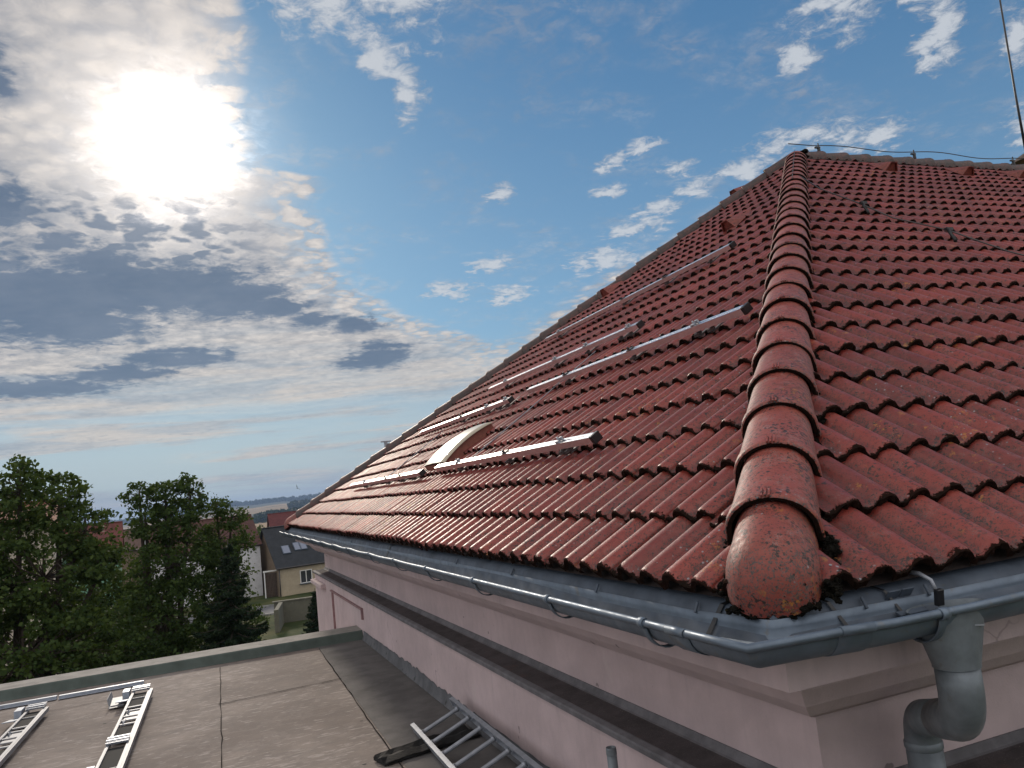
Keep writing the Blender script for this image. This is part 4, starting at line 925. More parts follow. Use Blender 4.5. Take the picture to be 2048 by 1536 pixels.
# mounting frames for panels, lying on the flat roof -----------------------------
def frame(label):
    """local: right rail at x=0, far end at y=0, length 3.6 towards -y"""
    root = empty('panel_support', (0, 0, 0), label, 'metal frame', 'aluminium frames lying on the flat roof')
    def bp(b_, name, mt): o = b_.build(name, mt); o.parent = root; return o
    for x, w in ((0.0, 0.040), (-0.150, 0.022)):
        b = MB(); h = 0.055
        for (dx, dz, sx, sz) in ((0, h+0.016, w, 0.004), (0, h-0.016, w, 0.004), (-w/2+0.002, h, 0.004, 0.028), (w/2-0.002, h, 0.004, 0.028), (0, h+0.0185, 0.010, 0.002)):
            b.box((x+dx, -1.8, dz), (sx, 3.6, sz))
        bp(b, 'rail', M['alu'])
    for (ya, yb_) in ((-0.05, -0.62), (-1.35, -1.70), (-1.95, -2.95), (-3.1, -3.55)):
        b = MB(); b.box((-0.080, (ya+yb_)/2, 0.050), (0.120, abs(yb_-ya), 0.012)); bp(b, 'rubber_pad', M['mat_black'])
    for y in (-0.30, -0.66, -0.80, -1.00, -1.14, -1.28, -2.52, -3.3):
        b = MB(); b.box((-0.075, y, 0.062), (0.130, 0.012 if y in (-0.30, -2.52, -1.48) else 0.030, 0.010), Matrix.Rotation(random.uniform(-.06, .06), 3, 'Z'), 0.001)
        bp(b, 'cross_bar', M['alu'])
    for yy_, l_ in ((-0.90, 0.13), (-1.08, 0.09)):
        b = MB(); b.box((-0.075, yy_, 0.056), (0.110, l_, 0.004), None, 0.001); bp(b, 'plate', M['alu'])
    for y, rz_ in ((0.02, 0.02), (-1.86, 0.0), (-3.02, 0.1)):                      # ribbed trays across the rails
        b = MB()
        for k in range(4): b.box((-0.085, y + 0.055 - 0.037*k, 0.098 - 0.010*(k % 2)), (0.155, 0.034, 0.006), Matrix.Rotation(rz_, 3, 'Z'))
        b.box((-0.085, y, 0.080), (0.150, 0.12, 0.012), Matrix.Rotation(rz_, 3, 'Z'))
        bp(b, 'ballast_tray', M['galv'])
    b = MB(); b.box((-0.205, -0.06, 0.055), (0.060, 0.16, 0.10), None, 0.002); b.box((-0.215, -0.30, 0.060), (0.095, 0.30, 0.008), Matrix.Rotation(rad(-8), 3, 'X'), 0.002); b.box((-0.165, -0.30, 0.045), (0.004, 0.28, 0.04))
    bp(b, 'bracket_plate', M['galv'])
    b = MB(); b.box((-0.21, -2.62, 0.05), (0.085, 0.20, 0.008), Matrix.Rotation(rad(6), 3, 'X'), 0.002); b.box((-0.19, -2.48, 0.05), (0.05, 0.10, 0.06)); bp(b, 'bracket_plate', M['galv'])
    for _ in range(4):
        b = MB(); y = random.uniform(-1.3, -0.1); b.tube([(-0.13+random.uniform(-.01, .03), y, 0.05), (-0.12+random.uniform(-.03, .05), y+random.uniform(-.08, .08), 0.085)], 0.005, 6); bp(b, 'bolt', M['alu_dull'])
    return root
f1 = frame('aluminium frame with a folded bright tray, the one nearer the pink wall')
f1.location = (-1.915, 7.06, FZ); f1.rotation_euler.z = rad(-1.0)
f2 = copy_tree(f1); f2['label'] = 'aluminium frame on the flat roof at the left edge, farther from the pink wall'
f2.location = (-2.80, 7.07, FZ)
b = MB(); c = Vector((-2.19, 6.90, FZ+0.03)); b.box(c, (0.130, 0.34, 0.004), Matrix.Rotation(rad(4), 3, 'X'), 0.001); b.box(c + Vector((-0.065, 0.02, 0.035)), (0.004, 0.36, 0.07), Matrix.Rotation(rad(-12), 3, 'Y')); b.box(c + Vector((0.01, -0.165, 0.004)), (0.115, 0.012, 0.014))
o = b.build('folded_tray', M['alu']); tag(o, 'bright folded sheet tray leaning beside the top of the metal frame', 'metal tray')
# thin profile lying along the parapet
b = MB()
for (x0_, x1_) in ((-2.02, -2.80), (-2.82, -5.0)):
    yA, yB = pyl(x0_)-0.41+0.02, pyl(x1_)-0.41
    c = Vector(((x0_+x1_)/2, (yA+yB)/2, FZ+0.022)); ln = math.hypot(x1_-x0_, yB-yA); R = Matrix.Rotation(math.atan2(yB-yA, x1_-x0_), 3, 'Z')
    b.box(c, (ln, 0.045, 0.028), R, 0.003); b.box(c + Vector((0, -0.045, -0.012)), (ln, 0.05, 0.004), R)
o = b.build('metal_profile', M['galv']); tag(o, 'long pale metal profile lying parallel to the parapet behind the frames', 'metal profile')

# ------------------------------------------------------------------ terrain: one sheet from the yard to the far hills
GZ = -8.0
def ground_z(x, y):
    r = math.hypot(x, y); az_ = math.degrees(math.atan2(x, y))
    z = GZ
    if r > 130: z -= 14*min(1, (r-130)/420.0)
    if r > 900:
        t_ = min(1, (r-900)/4300.0); top = 8 + 2.2*az_ + 7*math.sin(az_*0.55+1) + 3*math.sin(az_*1.7) + 1.5*math.sin(az_*4.1)
        z += (22 + top)*(t_*t_*(3-2*t_))
    if r > 300: z += 2.5*math.sin(x*0.004+1)*math.sin(y*0.003)*min(1, (r-300)/500)
    return z
rs = [0, 6, 15, 30, 50, 75, 100, 130, 170, 230, 300, 380, 480, 600, 750, 950, 1200, 1500, 1900, 2300, 2800, 3400, 4000, 4600, 5100, 5600, 6200, 8000, 12000]
azs = list(np.linspace(-180, -30, 16)) + list(np.linspace(-28, 34, 63)) + list(np.linspace(38, 170, 16))
rows = []
for r in rs:
    rows.append([Vector((r*math.sin(rad(a)), r*math.cos(rad(a)), ground_z(r*math.sin(rad(a)), r*math.cos(rad(a))) if r < 7000 else ground_z(5600*math.sin(rad(a)), 5600*math.cos(rad(a))) - (r-6200)*0.03)) for a in azs])
b = MB(); b.grid(rows, True, True)
def ground_material():
    m = bpy.data.materials.new('ground'); m.use_nodes = True; t = NT(m.node_tree); p = t.n['Principled BSDF']
    g = t.new('ShaderNodeNewGeometry').outputs['Position']; r = t.v('LENGTH', g)
    near = t.mix(t.ss(t.noise(g, 0.35, 6, 0.65), 0.35, 0.68), (0.035, 0.052, 0.018), (0.095, 0.095, 0.040))
    near = t.mix(t.ss(t.noise(g, 2.2, 5, 0.7), 0.55, 0.7, 0, 0.5), near, (0.12, 0.10, 0.06))
    vo = t.new('ShaderNodeTexVoronoi'); t.put(vo.inputs['Vector'], t.v('MULTIPLY', g, (1.0, 0.42, 0.0))); vo.inputs['Scale'].default_value = 0.0024
    h = t.new('ShaderNodeSeparateColor'); t.l.new(vo.outputs['Color'], h.inputs[0])
    far = t.mix(t.ss(h.outputs[0], 0.35, 0.40), (0.20, 0.145, 0.085), (0.27, 0.19, 0.105))
    far = t.mix(t.ss(h.outputs[1], 0.62, 0.66), far, (0.075, 0.085, 0.035))
    far = t.mix(t.ss(t.noise(g, 0.004, 4, 0.6), 0.55, 0.60), far, (0.030, 0.045, 0.022))
    hill = t.mix(t.ss(t.noise(g, 0.0016, 5, 0.6), 0.40, 0.47), (0.14, 0.12, 0.075), (0.025, 0.038, 0.024))
    far = t.mix(t.ss(r, 3300, 3900), far, hill)
    t.l.new(t.mix(t.ss(r, 120, 260), near, far), p.inputs['Base Color']); p.inputs['Roughness'].default_value = 0.95; p.inputs['Specular IOR Level'].default_value = 0.1
    return m
o = b.build('ground', ground_material(), recalc=False); tag(o, kind='structure')
for p_ in o.data.polygons: pass
# road and its pavement edge, running across in front of the houses
b = MB()
def strip(y0_, y1_, z, x0_=-60, x1_=60, sk=-0.23): return [Vector((x0_, y0_ - sk*(x0_-5)*-1*-1, z)), Vector((x1_, y0_ - sk*(x1_-5)*-1*-1, z)), Vector((x1_, y1_ - sk*(x1_-5)*-1*-1, z)), Vector((x0_, y1_ - sk*(x0_-5)*-1*-1, z))]
q = strip(64.8, 70.3, GZ+0.006, sk=0.16); b.add(q, [(0, 1, 2, 3)])
o = b.build('road', mat('asphalt', (0.12, 0.12, 0.125), 0.85, noise=(0.8, 0.2), bump=(8, 0.2))); tag(o, kind='structure')
b = MB(); 
for (ya, yb_) in ((64.55, 64.8), (70.3, 70.5)):
    q = strip(ya, yb_, GZ+0.12, sk=0.16); q2 = strip(ya, yb_, GZ, sk=0.16); b.add(q2+q, [(4, 5, 6, 7), (0, 1, 5, 4), (2, 3, 7, 6), (1, 2, 6, 5), (3, 0, 4, 7)])
o = b.build('kerb', mat('kerb_concrete', (0.24, 0.24, 0.23), 0.85, noise=(3, 0.2))); tag(o, kind='structure')

# ------------------------------------------------------------------ houses beyond the garden
def roof_mat(name, c, sc=3.2):
    m = mat(name, c, 0.75, noise=(2.2, 0.22)); t = NT(m.node_tree); p = t.n['Principled BSDF']
    wv = t.new('ShaderNodeTexWave', wave_type='BANDS', bands_direction='Y'); wv.inputs['Scale'].default_value = sc; wv.inputs['Distortion'].default_value = 0.6
    t.l.new(t.new('ShaderNodeTexCoord').outputs['Object'], wv.inputs['Vector'])
    b_ = t.new('ShaderNodeBump'); b_.inputs['Strength'].default_value = 0.8; b_.inputs['Distance'].default_value = 0.06
    t.l.new(wv.outputs['Fac'], b_.inputs['Height']); t.l.new(b_.outputs[0], p.inputs['Normal']); return m
M['glass'] = mat('window_glass', (0.03, 0.035, 0.04), 0.08, spec=0.8)
M['white'] = mat('white_paint', (0.72, 0.72, 0.70), 0.5)
M['sky_glass'] = mat('roof_glass', (0.42, 0.42, 0.46), 0.25, 0.6)
def cottage(name, loc, rz, w, d, eave, ridge, wallm, roofm, label, over=0.35, gable=None, wins=(), skyl=(), chim=()):
    """local: front wall along x at y=0 (facing -y), depth d, ridge along x"""
    root = empty(name, loc, label, 'house', rz=rz)
    def bp(b_, n_, mt, rc=True): o_ = b_.build(n_, mt, recalc=rc); o_.parent = root; return o_
    b = MB(); b.add([(0, 0, 0), (w, 0, 0), (w, 0, eave), (0, 0, eave)], [(0, 1, 2, 3)]); b.add([(0, d, 0), (w, d, 0), (w, d, eave), (0, d, eave)], [(3, 2, 1, 0)])
    b.add([(w, 0, 0), (w, d, 0), (w, d, eave), (w, d/2, ridge-0.12), (w, 0, eave)], [(0, 1, 2, 3, 4)])
    bp(b, 'wall', wallm, False)
    b = MB(); b.add([(0, d, 0), (0, 0, 0), (0, 0, eave), (0, d/2, ridge-0.12), (0, d, eave)], [(0, 1, 2, 3, 4)]); bp(b, 'gable_wall', gable or wallm, False)
    sl = (ridge-eave)/(d/2)
    b = MB(); t_ = 0.14
    for sg in (0, 1):
        ye, yr = (-over, d/2) if sg == 0 else (d+over, d/2)
        ze = eave - over*sl
        vs = [(-over, ye, ze+0.03), (w+over, ye, ze+0.03), (w+over, yr, ridge+0.03), (-over, yr, ridge+0.03)]
        b.add(vs + [(x, y, z-t_) for x, y, z in vs], [(0, 1, 2, 3), (7, 6, 5, 4), (0, 4, 5, 1), (1, 5, 6, 2), (3, 7, 4, 0)])
    b.box((w/2, d/2, ridge+0.06), (w+2*over, 0.26, 0.10), None, 0.02)
    bp(b, 'roof', roofm, False)
    b = MB(); b.tube([(-over, -over-0.05, eave-over*sl-0.02), (w+over, -over-0.05, eave-over*sl-0.02)], 0.06, 8); b.tube([(0.06, -0.09, eave-over*sl-0.02), (0.06, -0.09, 0)], 0.05, 8); bp(b, 'gutter', M['wire'])
    for (x, z, ww, hh) in wins:
        b = MB(); f = 0.07
        for (cx_, cz_, sx, sz) in ((0, hh/2-f/2, ww, f), (0, -hh/2+f/2, ww, f), (-ww/2+f/2, 0, f, hh-2*f), (ww/2-f/2, 0, f, hh-2*f), (0, 0, f, hh-2*f)): b.box((x+cx_, -0.012, z+cz_), (sx, 0.06, sz))
        fr = bp(b, 'window', M['white'])
        b = MB(); b.add([(x-ww/2+f, -0.012, z-hh/2+f), (x+ww/2-f, -0.012, z-hh/2+f), (x+ww/2-f, -0.012, z+hh/2-f), (x-ww/2+f, -0.012, z+hh/2-f)], [(0, 1, 2, 3)]); g_ = b.build('pane', M['glass'], fr, recalc=False)
        b = MB(); b.box((x, -0.07, z-hh/2-0.05), (ww+0.2, 0.18, 0.06)); s_ = b.build('sill', M['zinc_dark'], fr)
    for (x, y, ww, hh) in skyl:
        al = math.atan(sl); R = Matrix.Rotation(al, 3, 'X'); c = Vector((x, y, eave + y*sl + 0.10)); 
        b = MB(); b.box(c, (ww+0.14, hh+0.14, 0.10), R); fr = bp(b, 'roof_light', M['zinc_dark'])
        b = MB(); b.box(c + R @ Vector((0, 0, 0.055)), (ww, hh, 0.012), R); g_ = b.build('pane', M['sky_glass'], fr)
    for (x, y, hh) in chim:
        b = MB(); b.box((x, y, eave + min(y, d-y)*sl + hh/2), (0.5, 0.5, hh+0.6)); b.box((x, y, eave + min(y, d-y)*sl + hh + 0.33), (0.6, 0.6, 0.08)); bp(b, 'chimney', M['chim'])
    return root
M['chim'] = mat('house_chimney', (0.25, 0.12, 0.08), 0.85, noise=(6, 0.3))
w_yel = plaster('ochre_plaster', (0.40, 0.335, 0.24)); w_white = plaster('white_plaster', (0.62, 0.62, 0.64)); w_green = plaster('green_plaster', (0.15, 0.31, 0.21)); w_brown = plaster('brown_render', (0.17, 0.125, 0.085))
cottage('cottage', (4.70, 76.6, GZ), rad(10), 9.0, 8.6, 2.75, 6.25, w_yel, roof_mat('slate_dark', (0.030, 0.034, 0.040)), 'ochre cottage with a dark slate roof and three roof lights beyond the road', gable=w_brown, wins=((2.55, 1.50, 1.15, 1.2), (6.6, 1.55, 1.25, 1.25)), skyl=((1.25, 1.55, 0.62, 1.0), (2.35, 1.75, 0.50, 1.0), (2.98, 1.75, 0.50, 1.0)), over=0.22)
cottage('cottage', (-6.06, 78.9, GZ), rad(8), 9.6, 8.5, 4.95, 7.7, w_white, roof_mat('brown_tiles', (0.10, 0.042, 0.032)), 'tall white house with a brown tiled roof, left of the ochre cottage', wins=((2.0, 3.4, 1.1, 1.3), (5.0, 3.4, 1.1, 1.3)), over=0.2)
cottage('cottage', (-17.5, 86.0, GZ), rad(4), 8.2, 8.0, 6.0, 8.4, w_green, roof_mat('bright_red_tiles', (0.15, 0.042, 0.032)), 'mint green house with a bright red roof behind the left tree', wins=((2.0, 4.2, 1.1, 1.3), (5.6, 4.2, 1.1, 1.3)))
cottage('cottage', (-13.0, 110.0, GZ), rad(0), 10.0, 9.0, 5.0, 7.3, w_brown, roof_mat('dull_brown_tiles', (0.13, 0.075, 0.055)), 'brown walled house with a dull brown roof between the two big trees', chim=((8.5, 4.5, 0.4),))
cottage('cottage', (-21.0, 44.5, GZ), rad(6), 12.4, 9.0, 8.7, 10.0, plaster('cream_plaster', (0.50, 0.44, 0.36)), roof_mat('orange_tiles', (0.20, 0.075, 0.035)), 'large cream house with an orange tiled roof at the left edge behind the tree')
cottage('cottage', (9.8, 150.0, GZ - 1.0), rad(0), 12.0, 8.0, 5.2, 7.9, w_yel, roof_mat('crimson_roof', (0.13, 0.030, 0.028)), 'distant house showing only its crimson roof behind the dark slate roof')
# gate between the white house and the cottage
gt = empty('garden_gate', (3.55, 77.3, GZ), 'brown wooden gate under a white beam between the white house and the cottage', 'gate')
b = MB()
for k in range(8): b.box((0.09 + 0.135*k, 0, 1.12), (0.12, 0.04, 2.2))
o = b.build('leaf', mat('gate_brown', (0.055, 0.035, 0.025), 0.7, noise=(7, 0.3))); o.parent = gt
b = MB(); b.box((0.55, -0.02, 2.40), (1.45, 0.16, 0.12)); o = b.build('beam', M['white']); o.parent = gt
b = MB(); b.box((-0.06, 0, 1.2), (0.10, 0.12, 2.4)); o = b.build('post', M['white']); o.parent = gt
# low concrete retaining wall and a covered well in the yard
b = MB(); b.box((5.0, 59.2, GZ+0.75), (4.2, 0.3, 1.5), Matrix.Rotation(rad(-9), 3, 'Z'), 0.02); b.box((3.05, 57.2, GZ+0.75), (0.3, 4.2, 1.5), Matrix.Rotation(rad(-9), 3, 'Z'), 0.02); b.box((5.0, 59.2, GZ+1.53), (4.4, 0.42, 0.08), Matrix.Rotation(rad(-9), 3, 'Z'))
o = b.build('retaining_wall', plaster('old_concrete', (0.13, 0.125, 0.095))); tag(o, 'low mossy concrete wall in the yard below the road', 'wall')
we = empty('well', (4.55, 63.2, GZ), 'round concrete well with a pale lid beside the road', 'well')
b = MB(); b.tube([(0, 0, 0), (0, 0, 0.75)], 0.62, 20, False); o = b.build('ring', mat('well_ring', (0.16, 0.16, 0.15), 0.9, noise=(3, 0.3))); o.parent = we
b = MB(); b.tube([(0, 0, 0.75), (0, 0, 0.84), (0, 0, 0.88)], [0.72, 0.72, 0.3], 20, False); o = b.build('lid', mat('well_lid', (0.42, 0.41, 0.39), 0.8, noise=(3, 0.2))); o.parent = we

# ------------------------------------------------------------------ trees
def leaf_material(name, c0, c1, tr=0.35):
    m = bpy.data.materials.new(name); m.use_nodes = True; t = NT(m.node_tree); p = t.n['Principled BSDF']; out = t.n['Material Output']
    at = t.new('ShaderNodeVertexColor', layer_name='leaf').outputs['Color']; sp = t.new('ShaderNodeSeparateColor'); t.l.new(at, sp.inputs[0])
    col = t.mix(sp.outputs[0], c0, c1); t.l.new(col, p.inputs['Base Color']); p.inputs['Roughness'].default_value = 0.7; p.inputs['Specular IOR Level'].default_value = 0.15
    tl = t.new('ShaderNodeBsdfTranslucent'); t.l.new(t.mix(0.5, col, (c1[0]*1.9, c1[1]*1.8, c1[2]*0.7)), tl.inputs[0])
    mx = t.new('ShaderNodeMixShader'); mx.inputs[0].default_value = tr; t.l.new(p.outputs[0], mx.inputs[1]); t.l.new(tl.outputs[0], mx.inputs[2]); t.l.new(mx.outputs[0], out.inputs[0]); return m
M['leafA'] = leaf_material('maple_leaves', (0.026, 0.052, 0.015), (0.076, 0.112, 0.030), 0.28)
M['leafB'] = leaf_material('lime_leaves', (0.023, 0.048, 0.015), (0.068, 0.104, 0.028), 0.28)
M['leafC'] = leaf_material('bush_leaves', (0.016, 0.033, 0.011), (0.050, 0.080, 0.019), 0.22)
M['needle'] = leaf_material('spruce_needles', (0.012, 0.026, 0.014), (0.028, 0.048, 0.022), 0.12)
M['bark'] = mat('bark', (0.055, 0.042, 0.032), 0.95, noise=(6, 0.3), bump=(14, 0.8))
def leaves_mesh(name, cen, size, mt, rng, up=0.4, elong=1.5):
    """one small folded leaf (two triangles' worth of quad) at each centre"""
    N = len(cen); cen = np.asarray(cen)
    nrm = rng.normal(0, 1, (N, 3)); nrm[:, 2] += up; nrm /= np.linalg.norm(nrm, axis=1)[:, None]
    a = np.cross(nrm, rng.normal(0, 1, (N, 3))); a /= np.linalg.norm(a, axis=1)[:, None]; c = np.cross(nrm, a)
    s = size*rng.uniform(0.6, 1.25, N)[:, None]
    v0 = cen - a*s*elong/2; v2 = cen + a*s*elong/2; v1 = cen + c*s*0.5 + nrm*s*0.15; v3 = cen - c*s*0.5 + nrm*s*0.15
    V = np.stack([v0, v1, v2, v3], 1).reshape(-1, 3)
    me = bpy.data.meshes.new(name); me.vertices.add(4*N); me.vertices.foreach_set('co', V.ravel())
    me.loops.add(4*N); me.loops.foreach_set('vertex_index', np.arange(4*N, dtype=np.int32))
    me.polygons.add(N); me.polygons.foreach_set('loop_start', np.arange(0, 4*N, 4, dtype=np.int32)); me.polygons.foreach_set('loop_total', np.full(N, 4, dtype=np.int32))
    me.update(calc_edges=True)
    ca = me.color_attributes.new('leaf', 'FLOAT_COLOR', 'POINT'); k = np.repeat(rng.random(N)**1.3, 4); ca.data.foreach_set('color', np.stack([k, k, k, np.ones(4*N)], 1).astype(np.float32).ravel())
    me.materials.append(mt); o = bpy.data.objects.new(name, me); COL.objects.link(o); return o
def broadleaf(label, base, lobes, nsub, nleaf, lsize, mt, seed, trunk_r=0.22, kind='broadleaf_tree', group=None, sub_r=0.34):
    """lobes: list of (x, y, z, rx, ry, rz) in world coordinates"""
    rng = np.random.default_rng(seed); base = Vector(base)
    root = empty(kind, base, label, 'bush' if kind == 'bush' else 'tree', group)
    inv = Matrix.Translation(-base)
    vol = np.array([l[3]*l[4]*l[5] for l in lobes])**0.75; vol /= vol.sum(); cen = []
    tw = MB(); lim = MB()
    top = max(l[2] for l in lobes); fork = base.z + (top-base.z)*0.30
    lim.tube([base, base + Vector((0.05, 0, (fork-base.z)*0.5)), Vector((base.x, base.y, fork))], [trunk_r*1.25, trunk_r, trunk_r*0.85], 10)
    for l, f in zip(lobes, vol):
        c = Vector(l[:3]); st = Vector((base.x, base.y, fork - 0.3*rng.random())); mid = st.lerp(c, 0.5) + Vector(rng.normal(0, 0.25, 3))
        lim.tube([st, mid, c, c + Vector((0, 0, l[5]*0.5))], [trunk_r*0.55, trunk_r*0.36, trunk_r*0.18, 0.02], 7)
        n = max(6, int(nsub*f))
        for _ in range(n):
            d = rng.normal(0, 1, 3); d /= np.linalg.norm(d); rr_ = rng.uniform(0.30, 1.0)**0.45*rng.uniform(0.90, 1.10)*(1.28 if rng.random() < 0.16 else 1.0)
            p = np.array(l[:3]) + d*np.array(l[3:])*rr_
            if rng.random() < 0.55:
                m_ = c.lerp(Vector(p), 0.45) + Vector(rng.normal(0, 0.12, 3)); tw.tube([c, m_, p], [trunk_r*0.09, trunk_r*0.05, 0.006], 4, False, False)
            k = int(nleaf*rng.uniform(0.6, 1.4)); e_ = rng.normal(0, 1, (k, 3)); e_ /= np.linalg.norm(e_, axis=1)[:, None]
            st_ = rng.uniform(0.55, 1.25, 3)*np.array([1.15, 1.15, 0.7]); cen.append(p + e_*(rng.random((k, 1))**0.55)*sub_r*st_)
    cen = np.concatenate(cen)
    o = leaves_mesh('crown', cen, lsize, mt, rng); o.parent = root; o.matrix_parent_inverse = inv
    o = lim.build('trunk', M['bark']); o.parent = root; o.matrix_parent_inverse = inv
    o2 = tw.build('twigs', M['bark'], recalc=False); o2.parent = root; o2.matrix_parent_inverse = inv
    return root
# left big tree, in front of the orange roof
broadleaf('largest broadleaf tree at the left edge, its crown rising above the horizon', (-6.0, 22.5, GZ),
          [(-6.3, 22.5, 0.55, 1.0, 1.4, 1.15), (-5.75, 22.3, 1.45, 0.55, 0.8, 0.85), (-7.4, 22.8, 1.6, 1.1, 1.2, 0.9), (-4.85, 22.2, 0.95, 0.75, 1.0, 0.85), (-4.25, 22.0, 0.25, 0.75, 0.9, 0.75), (-5.2, 21.8, -0.8, 1.5, 1.5, 1.1), (-3.9, 22.0, -0.7, 0.65, 0.9, 0.55), (-7.0, 22.0, -1.2, 1.8, 1.6, 1.3), (-5.6, 21.2, -2.6, 2.3, 1.6, 1.3)], 700, 42, 0.088, M['leafA'], 21, 0.25, sub_r=0.30)
# middle tree group
broadleaf('taller of the broadleaf trees left of the white house, with a ragged open crown', (-2.6, 28.5, GZ),
          [(-3.35, 28.2, 1.15, 0.55, 0.7, 0.45), (-2.55, 28.3, 1.0, 0.75, 0.9, 0.72), (-1.75, 28.2, 1.1, 0.55, 0.8, 0.58), (-2.5, 28.0, 0.1, 1.15, 1.2, 0.75), (-3.2, 28.0, 0.35, 0.55, 0.7, 0.5), (-2.3, 27.8, -1.2, 1.7, 1.5, 1.0), (-2.8, 27.4, -2.8, 1.9, 1.6, 1.3), (-2.6, 27.6, -4.4, 1.9, 1.6, 1.2)], 600, 38, 0.090, M['leafB'], 22, 0.22, sub_r=0.29)
broadleaf('slimmer broadleaf tree touching the white house, right of the ragged one', (-0.7, 29.5, GZ),
          [(-0.95, 29.0, 0.55, 0.42, 0.6, 0.38), (-0.45, 29.0, 0.1, 0.55, 0.7, 0.35), (-0.9, 28.9, -0.6, 0.95, 0.9, 0.6), (-0.30, 29.0, -1.0, 0.45, 0.8, 0.5), (-0.8, 28.8, -2.0, 0.9, 1.1, 1.0), (-0.8, 28.6, -3.6, 1.1, 1.2, 1.2)], 300, 34, 0.085, M['leafA'], 23, 0.17)
# shrubs and lower trees between the annex and the road
lows = [(-8.6, 15.5, -4.2, 1.9, 1.5, 1.7), (-6.1, 14.6, -4.3, 1.7, 1.4, 1.35), (-3.9, 17.2, -3.9, 1.5, 1.4, 1.3), (-1.9, 19.5, -4.3, 1.5, 1.4, 1.35), (-4.4, 22.0, -3.3, 1.6, 1.4, 1.5), (-0.9, 16.5, -5.2, 1.0, 1.1, 1.1)]
lab = ['wide dark bush at the left edge just beyond the parapet', 'rounded dark bush beyond the parapet behind the left metal frame', 'dark bush beyond the parapet behind the nearer metal frame', 'dark bush below the ragged broadleaf tree', 'tall dark bush between the largest tree and the ragged tree', 'small low bush beyond the parapet in front of the spruce']
for k, (x, y, z, rx, ry, rz_) in enumerate(lows):
    rg = np.random.default_rng(60+k)
    lb = [(x, y, z, rx, ry, rz_)] + [(x + rg.uniform(-1, 1)*rx*0.8, y + rg.uniform(-1, 1)*ry*0.6, z + rg.uniform(0.1, 0.9)*rz_*0.8, rx*0.45, ry*0.45, rz_*0.4) for _ in range(4)]
    broadleaf(lab[k], (x, y, GZ), lb, 210, 34, 0.075, M['leafC'], 70+k, 0.10, 'bush', 'bushes between the annex and the garden', 0.30)
broadleaf('dense tree standing farther back in the gap between the two large trees', (-5.2, 34.0, GZ), [(-5.4, 34, -2.4, 1.3, 1.3, 1.1), (-4.2, 34, -2.9, 1.2, 1.2, 1.0), (-5.0, 33.6, -4.2, 2.0, 1.5, 1.5), (-6.6, 34, -3.0, 1.2, 1.2, 1.2)], 330, 40, 0.105, M['leafB'], 27, 0.2, sub_r=0.36)
def spruce(label, base, h, r, seed, dens=1.0, z_lo=0.1):
    rng = np.random.default_rng(seed); base = Vector(base); root = empty('spruce', base, label, 'tree'); inv = Matrix.Translation(-base)
    b = MB(); b.tube([base, base + Vector((0, 0, h*0.6)), base + Vector((0, 0, h))], [h*0.018, h*0.010, 0.01], 8)
    cen = []
    z = z_lo*h
    while z < h*0.985:
        f = (1 - z/h); rr_ = r*(f**0.80)*rng.uniform(0.85, 1.1) + 0.05; nb = int(7 + 5*f)
        for k in range(nb):
            a = 2*math.pi*(k + rng.random())/nb; ln = rr_*rng.uniform(0.7, 1.22); zz_ = z + rng.uniform(-.12, .12)
            pts = []
            for s_ in np.linspace(0, 1, 6):
                pts.append(base + Vector((math.cos(a)*ln*s_, math.sin(a)*ln*s_, zz_ - 0.42*ln*s_ + 0.30*ln*s_*s_*s_)))
            b.tube(pts, [0.025*f+0.008]*3 + [0.012, 0.008, 0.004], 4, False, False)
            nn = int(70*ln*dens*1.6)+8
            for s_ in rng.random(nn)**0.75:
                j = min(4, int(s_*5)); p = pts[j].lerp(pts[j+1], s_*5-j); wd = 0.20*ln*(1.05-s_)+0.04
                sd = rng.uniform(-1, 1); cen.append([p.x - math.sin(a)*sd*wd, p.y + math.cos(a)*sd*wd, p.z - abs(sd)*wd*0.45 - rng.random()*0.10])
        z += h*0.030*rng.uniform(0.8, 1.2)
    o = leaves_mesh('crown', np.array(cen), 0.050, M['needle'], rng, 0.8, 3.2); o.parent = root; o.matrix_parent_inverse = inv
    o = b.build('trunk', M['bark'], recalc=False); o.parent = root; o.matrix_parent_inverse = inv; return root
spruce('tall dark spruce with spreading lower branches in front of the white house', (-0.75, 24.0, GZ), 7.55, 2.15, 31, 1.25)
spruce('small dark spruce beside the far corner of the pink wall', (3.55, 40.0, GZ), 4.1, 1.15, 32, 1.0)
# trees behind the houses and on the fields, each its own
far_spots = [(9.3, 132, 4.6, 3.6), (7.6, 150, 5.0, 4.2), (6.1, 122, 5.2, 3.0), (-2.0, 128, 6.0, 5.0), (4.0, 118, 3.8, 3.2)]
for k, (x, y, h, r_) in enumerate(far_spots):
    rg = np.random.default_rng(90+k)
    lb = [(x + rg.uniform(-.4, .4)*r_, y + rg.uniform(-.4, .4)*r_, GZ - 0.5 + h*0.68 + rg.uniform(-.15, .15)*h, r_*0.40, r_*0.45, h*0.25) for _ in range(5)]
    broadleaf(['round green tree right behind the gap between white house and cottage', 'broad green tree in front of the crimson roof', 'small green tree over the left end of the slate roof', 'large tree behind the white house roof', 'low tree just behind the ridge of the white house'][k], (x, y, ground_z(x, y)), lb, 120, 22, 0.26, M['leafA'], 95+k, 0.25, 'broadleaf_tree', 'trees behind the village houses', 0.75)
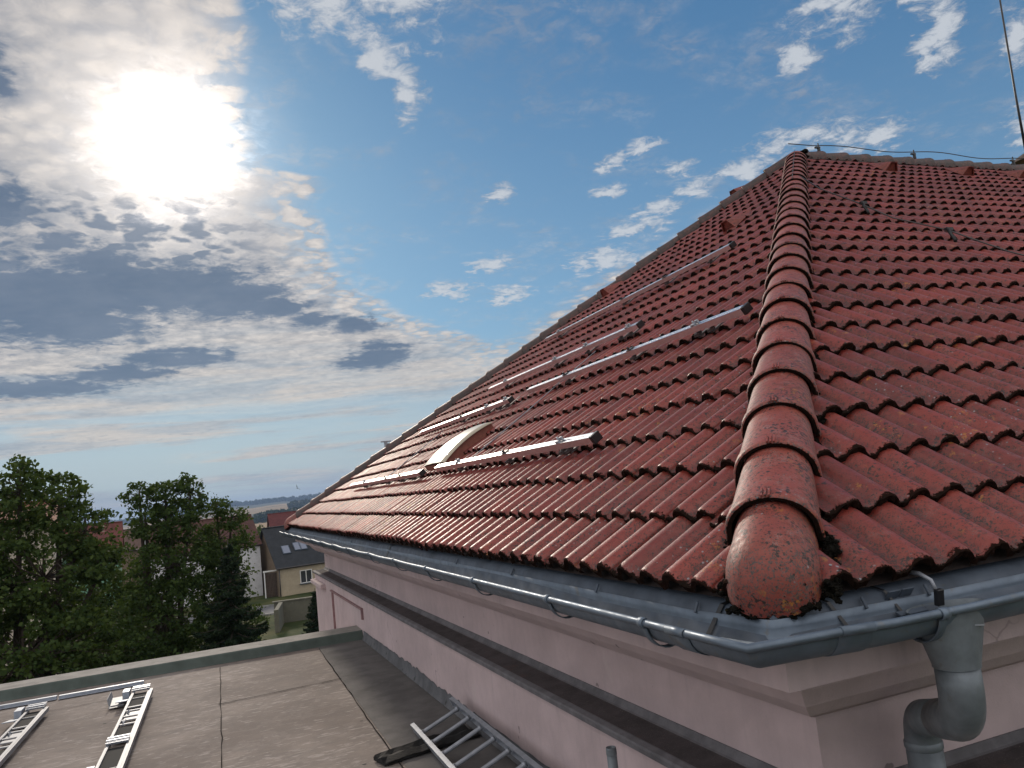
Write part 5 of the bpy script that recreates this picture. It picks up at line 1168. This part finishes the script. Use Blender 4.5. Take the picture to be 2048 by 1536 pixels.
# far-off wood belts that read as masses
def belt(name, a0_, a1_, r0_, wdt, h, n, seed, ls):
    rng = np.random.default_rng(seed); cen = []
    for _ in range(n):
        a = rad(rng.uniform(a0_, a1_)); r_ = r0_ + rng.uniform(-wdt, wdt) + 60*math.sin(a*22); x, y = r_*math.sin(a), r_*math.cos(a); hh = h*rng.uniform(0.55, 1.25); z = ground_z(x, y)
        k = 26; e_ = rng.normal(0, 1, (k, 3)); e_ /= np.linalg.norm(e_, axis=1)[:, None]
        cen.append(np.array([x, y, z + hh*0.5]) + e_*np.array([hh*0.6, hh*0.6, hh*0.5]))
    o = leaves_mesh(name, np.concatenate(cen), ls, M['needle'], rng, 0.5, 1.2); tag(o, kind='stuff'); return o
belt('far_wood', 3.2, 12, 1250, 90, 13, 260, 41, 5.0)
belt('far_wood', -16, 40, 4900, 380, 22, 1500, 43, 14.0)
belt('far_wood', -14, 2, 700, 80, 10, 200, 44, 3.5)
belt('far_wood', 5.5, 14, 2300, 160, 15, 260, 45, 8.0)

# birds --------------------------------------------------------------------------
def bird(label, loc, rz):
    b = MB(); xs = [-0.10, -0.07, 0.0, 0.06, 0.09, 0.115, 0.13]; rs_ = [0.004, 0.014, 0.028, 0.022, 0.016, 0.014, 0.003]
    b.tube([(0, x, 0.01*math.sin(x*20)) for x in xs], rs_, 8)
    for s_ in (-1, 1):
        b.add([(0.015*s_, 0.05, 0.01), (0.12*s_, 0.07, 0.075), (0.25*s_, -0.02, 0.11), (0.11*s_, -0.035, 0.07), (0.015*s_, -0.04, 0.01)], [(0, 1, 3, 4), (1, 2, 3)])
    b.add([(0, -0.09, 0), (0.035, -0.17, 0), (0, -0.15, 0), (-0.035, -0.17, 0)], [(0, 1, 2, 3)])
    o = b.build('bird', M['bird'], recalc=False); o.location = loc; o.rotation_euler = (0.1, 0.9, rz); tag(o, label, 'bird', 'birds'); return o
M['bird'] = mat('bird_dark', (0.03, 0.03, 0.03), 0.7)
def along(d, k): return tuple(CAM[i] + d[i]*k for i in range(3))
bird('small dark bird in the air above the far hills', (4.13, 49.9, 1.30), 0.3)
bird('small dark bird in the air left of the roof edge, higher than the other', (9.12, 45.8, 3.28), 1.2)

# air: thin haze over the valley ----------------------------------------------------
HAZE_D = 0.00012
b = MB(); b.box((0, 2500, 40), (26000, 21000, 250))
hz = b.build('haze', bpy.data.materials.new('haze_air')); tag(hz, kind='stuff')
hm = hz.data.materials[0]; hm.use_nodes = True; t = NT(hm.node_tree)
for nd in list(t.n): t.n.remove(nd)
ho = t.new('ShaderNodeOutputMaterial'); pv = t.new('ShaderNodeVolumePrincipled'); pv.inputs['Color'].default_value = (0.45, 0.64, 0.98, 1); pv.inputs['Density'].default_value = HAZE_D
pv.inputs['Anisotropy'].default_value = 0.2
t.l.new(pv.outputs[0], ho.inputs['Volume'])
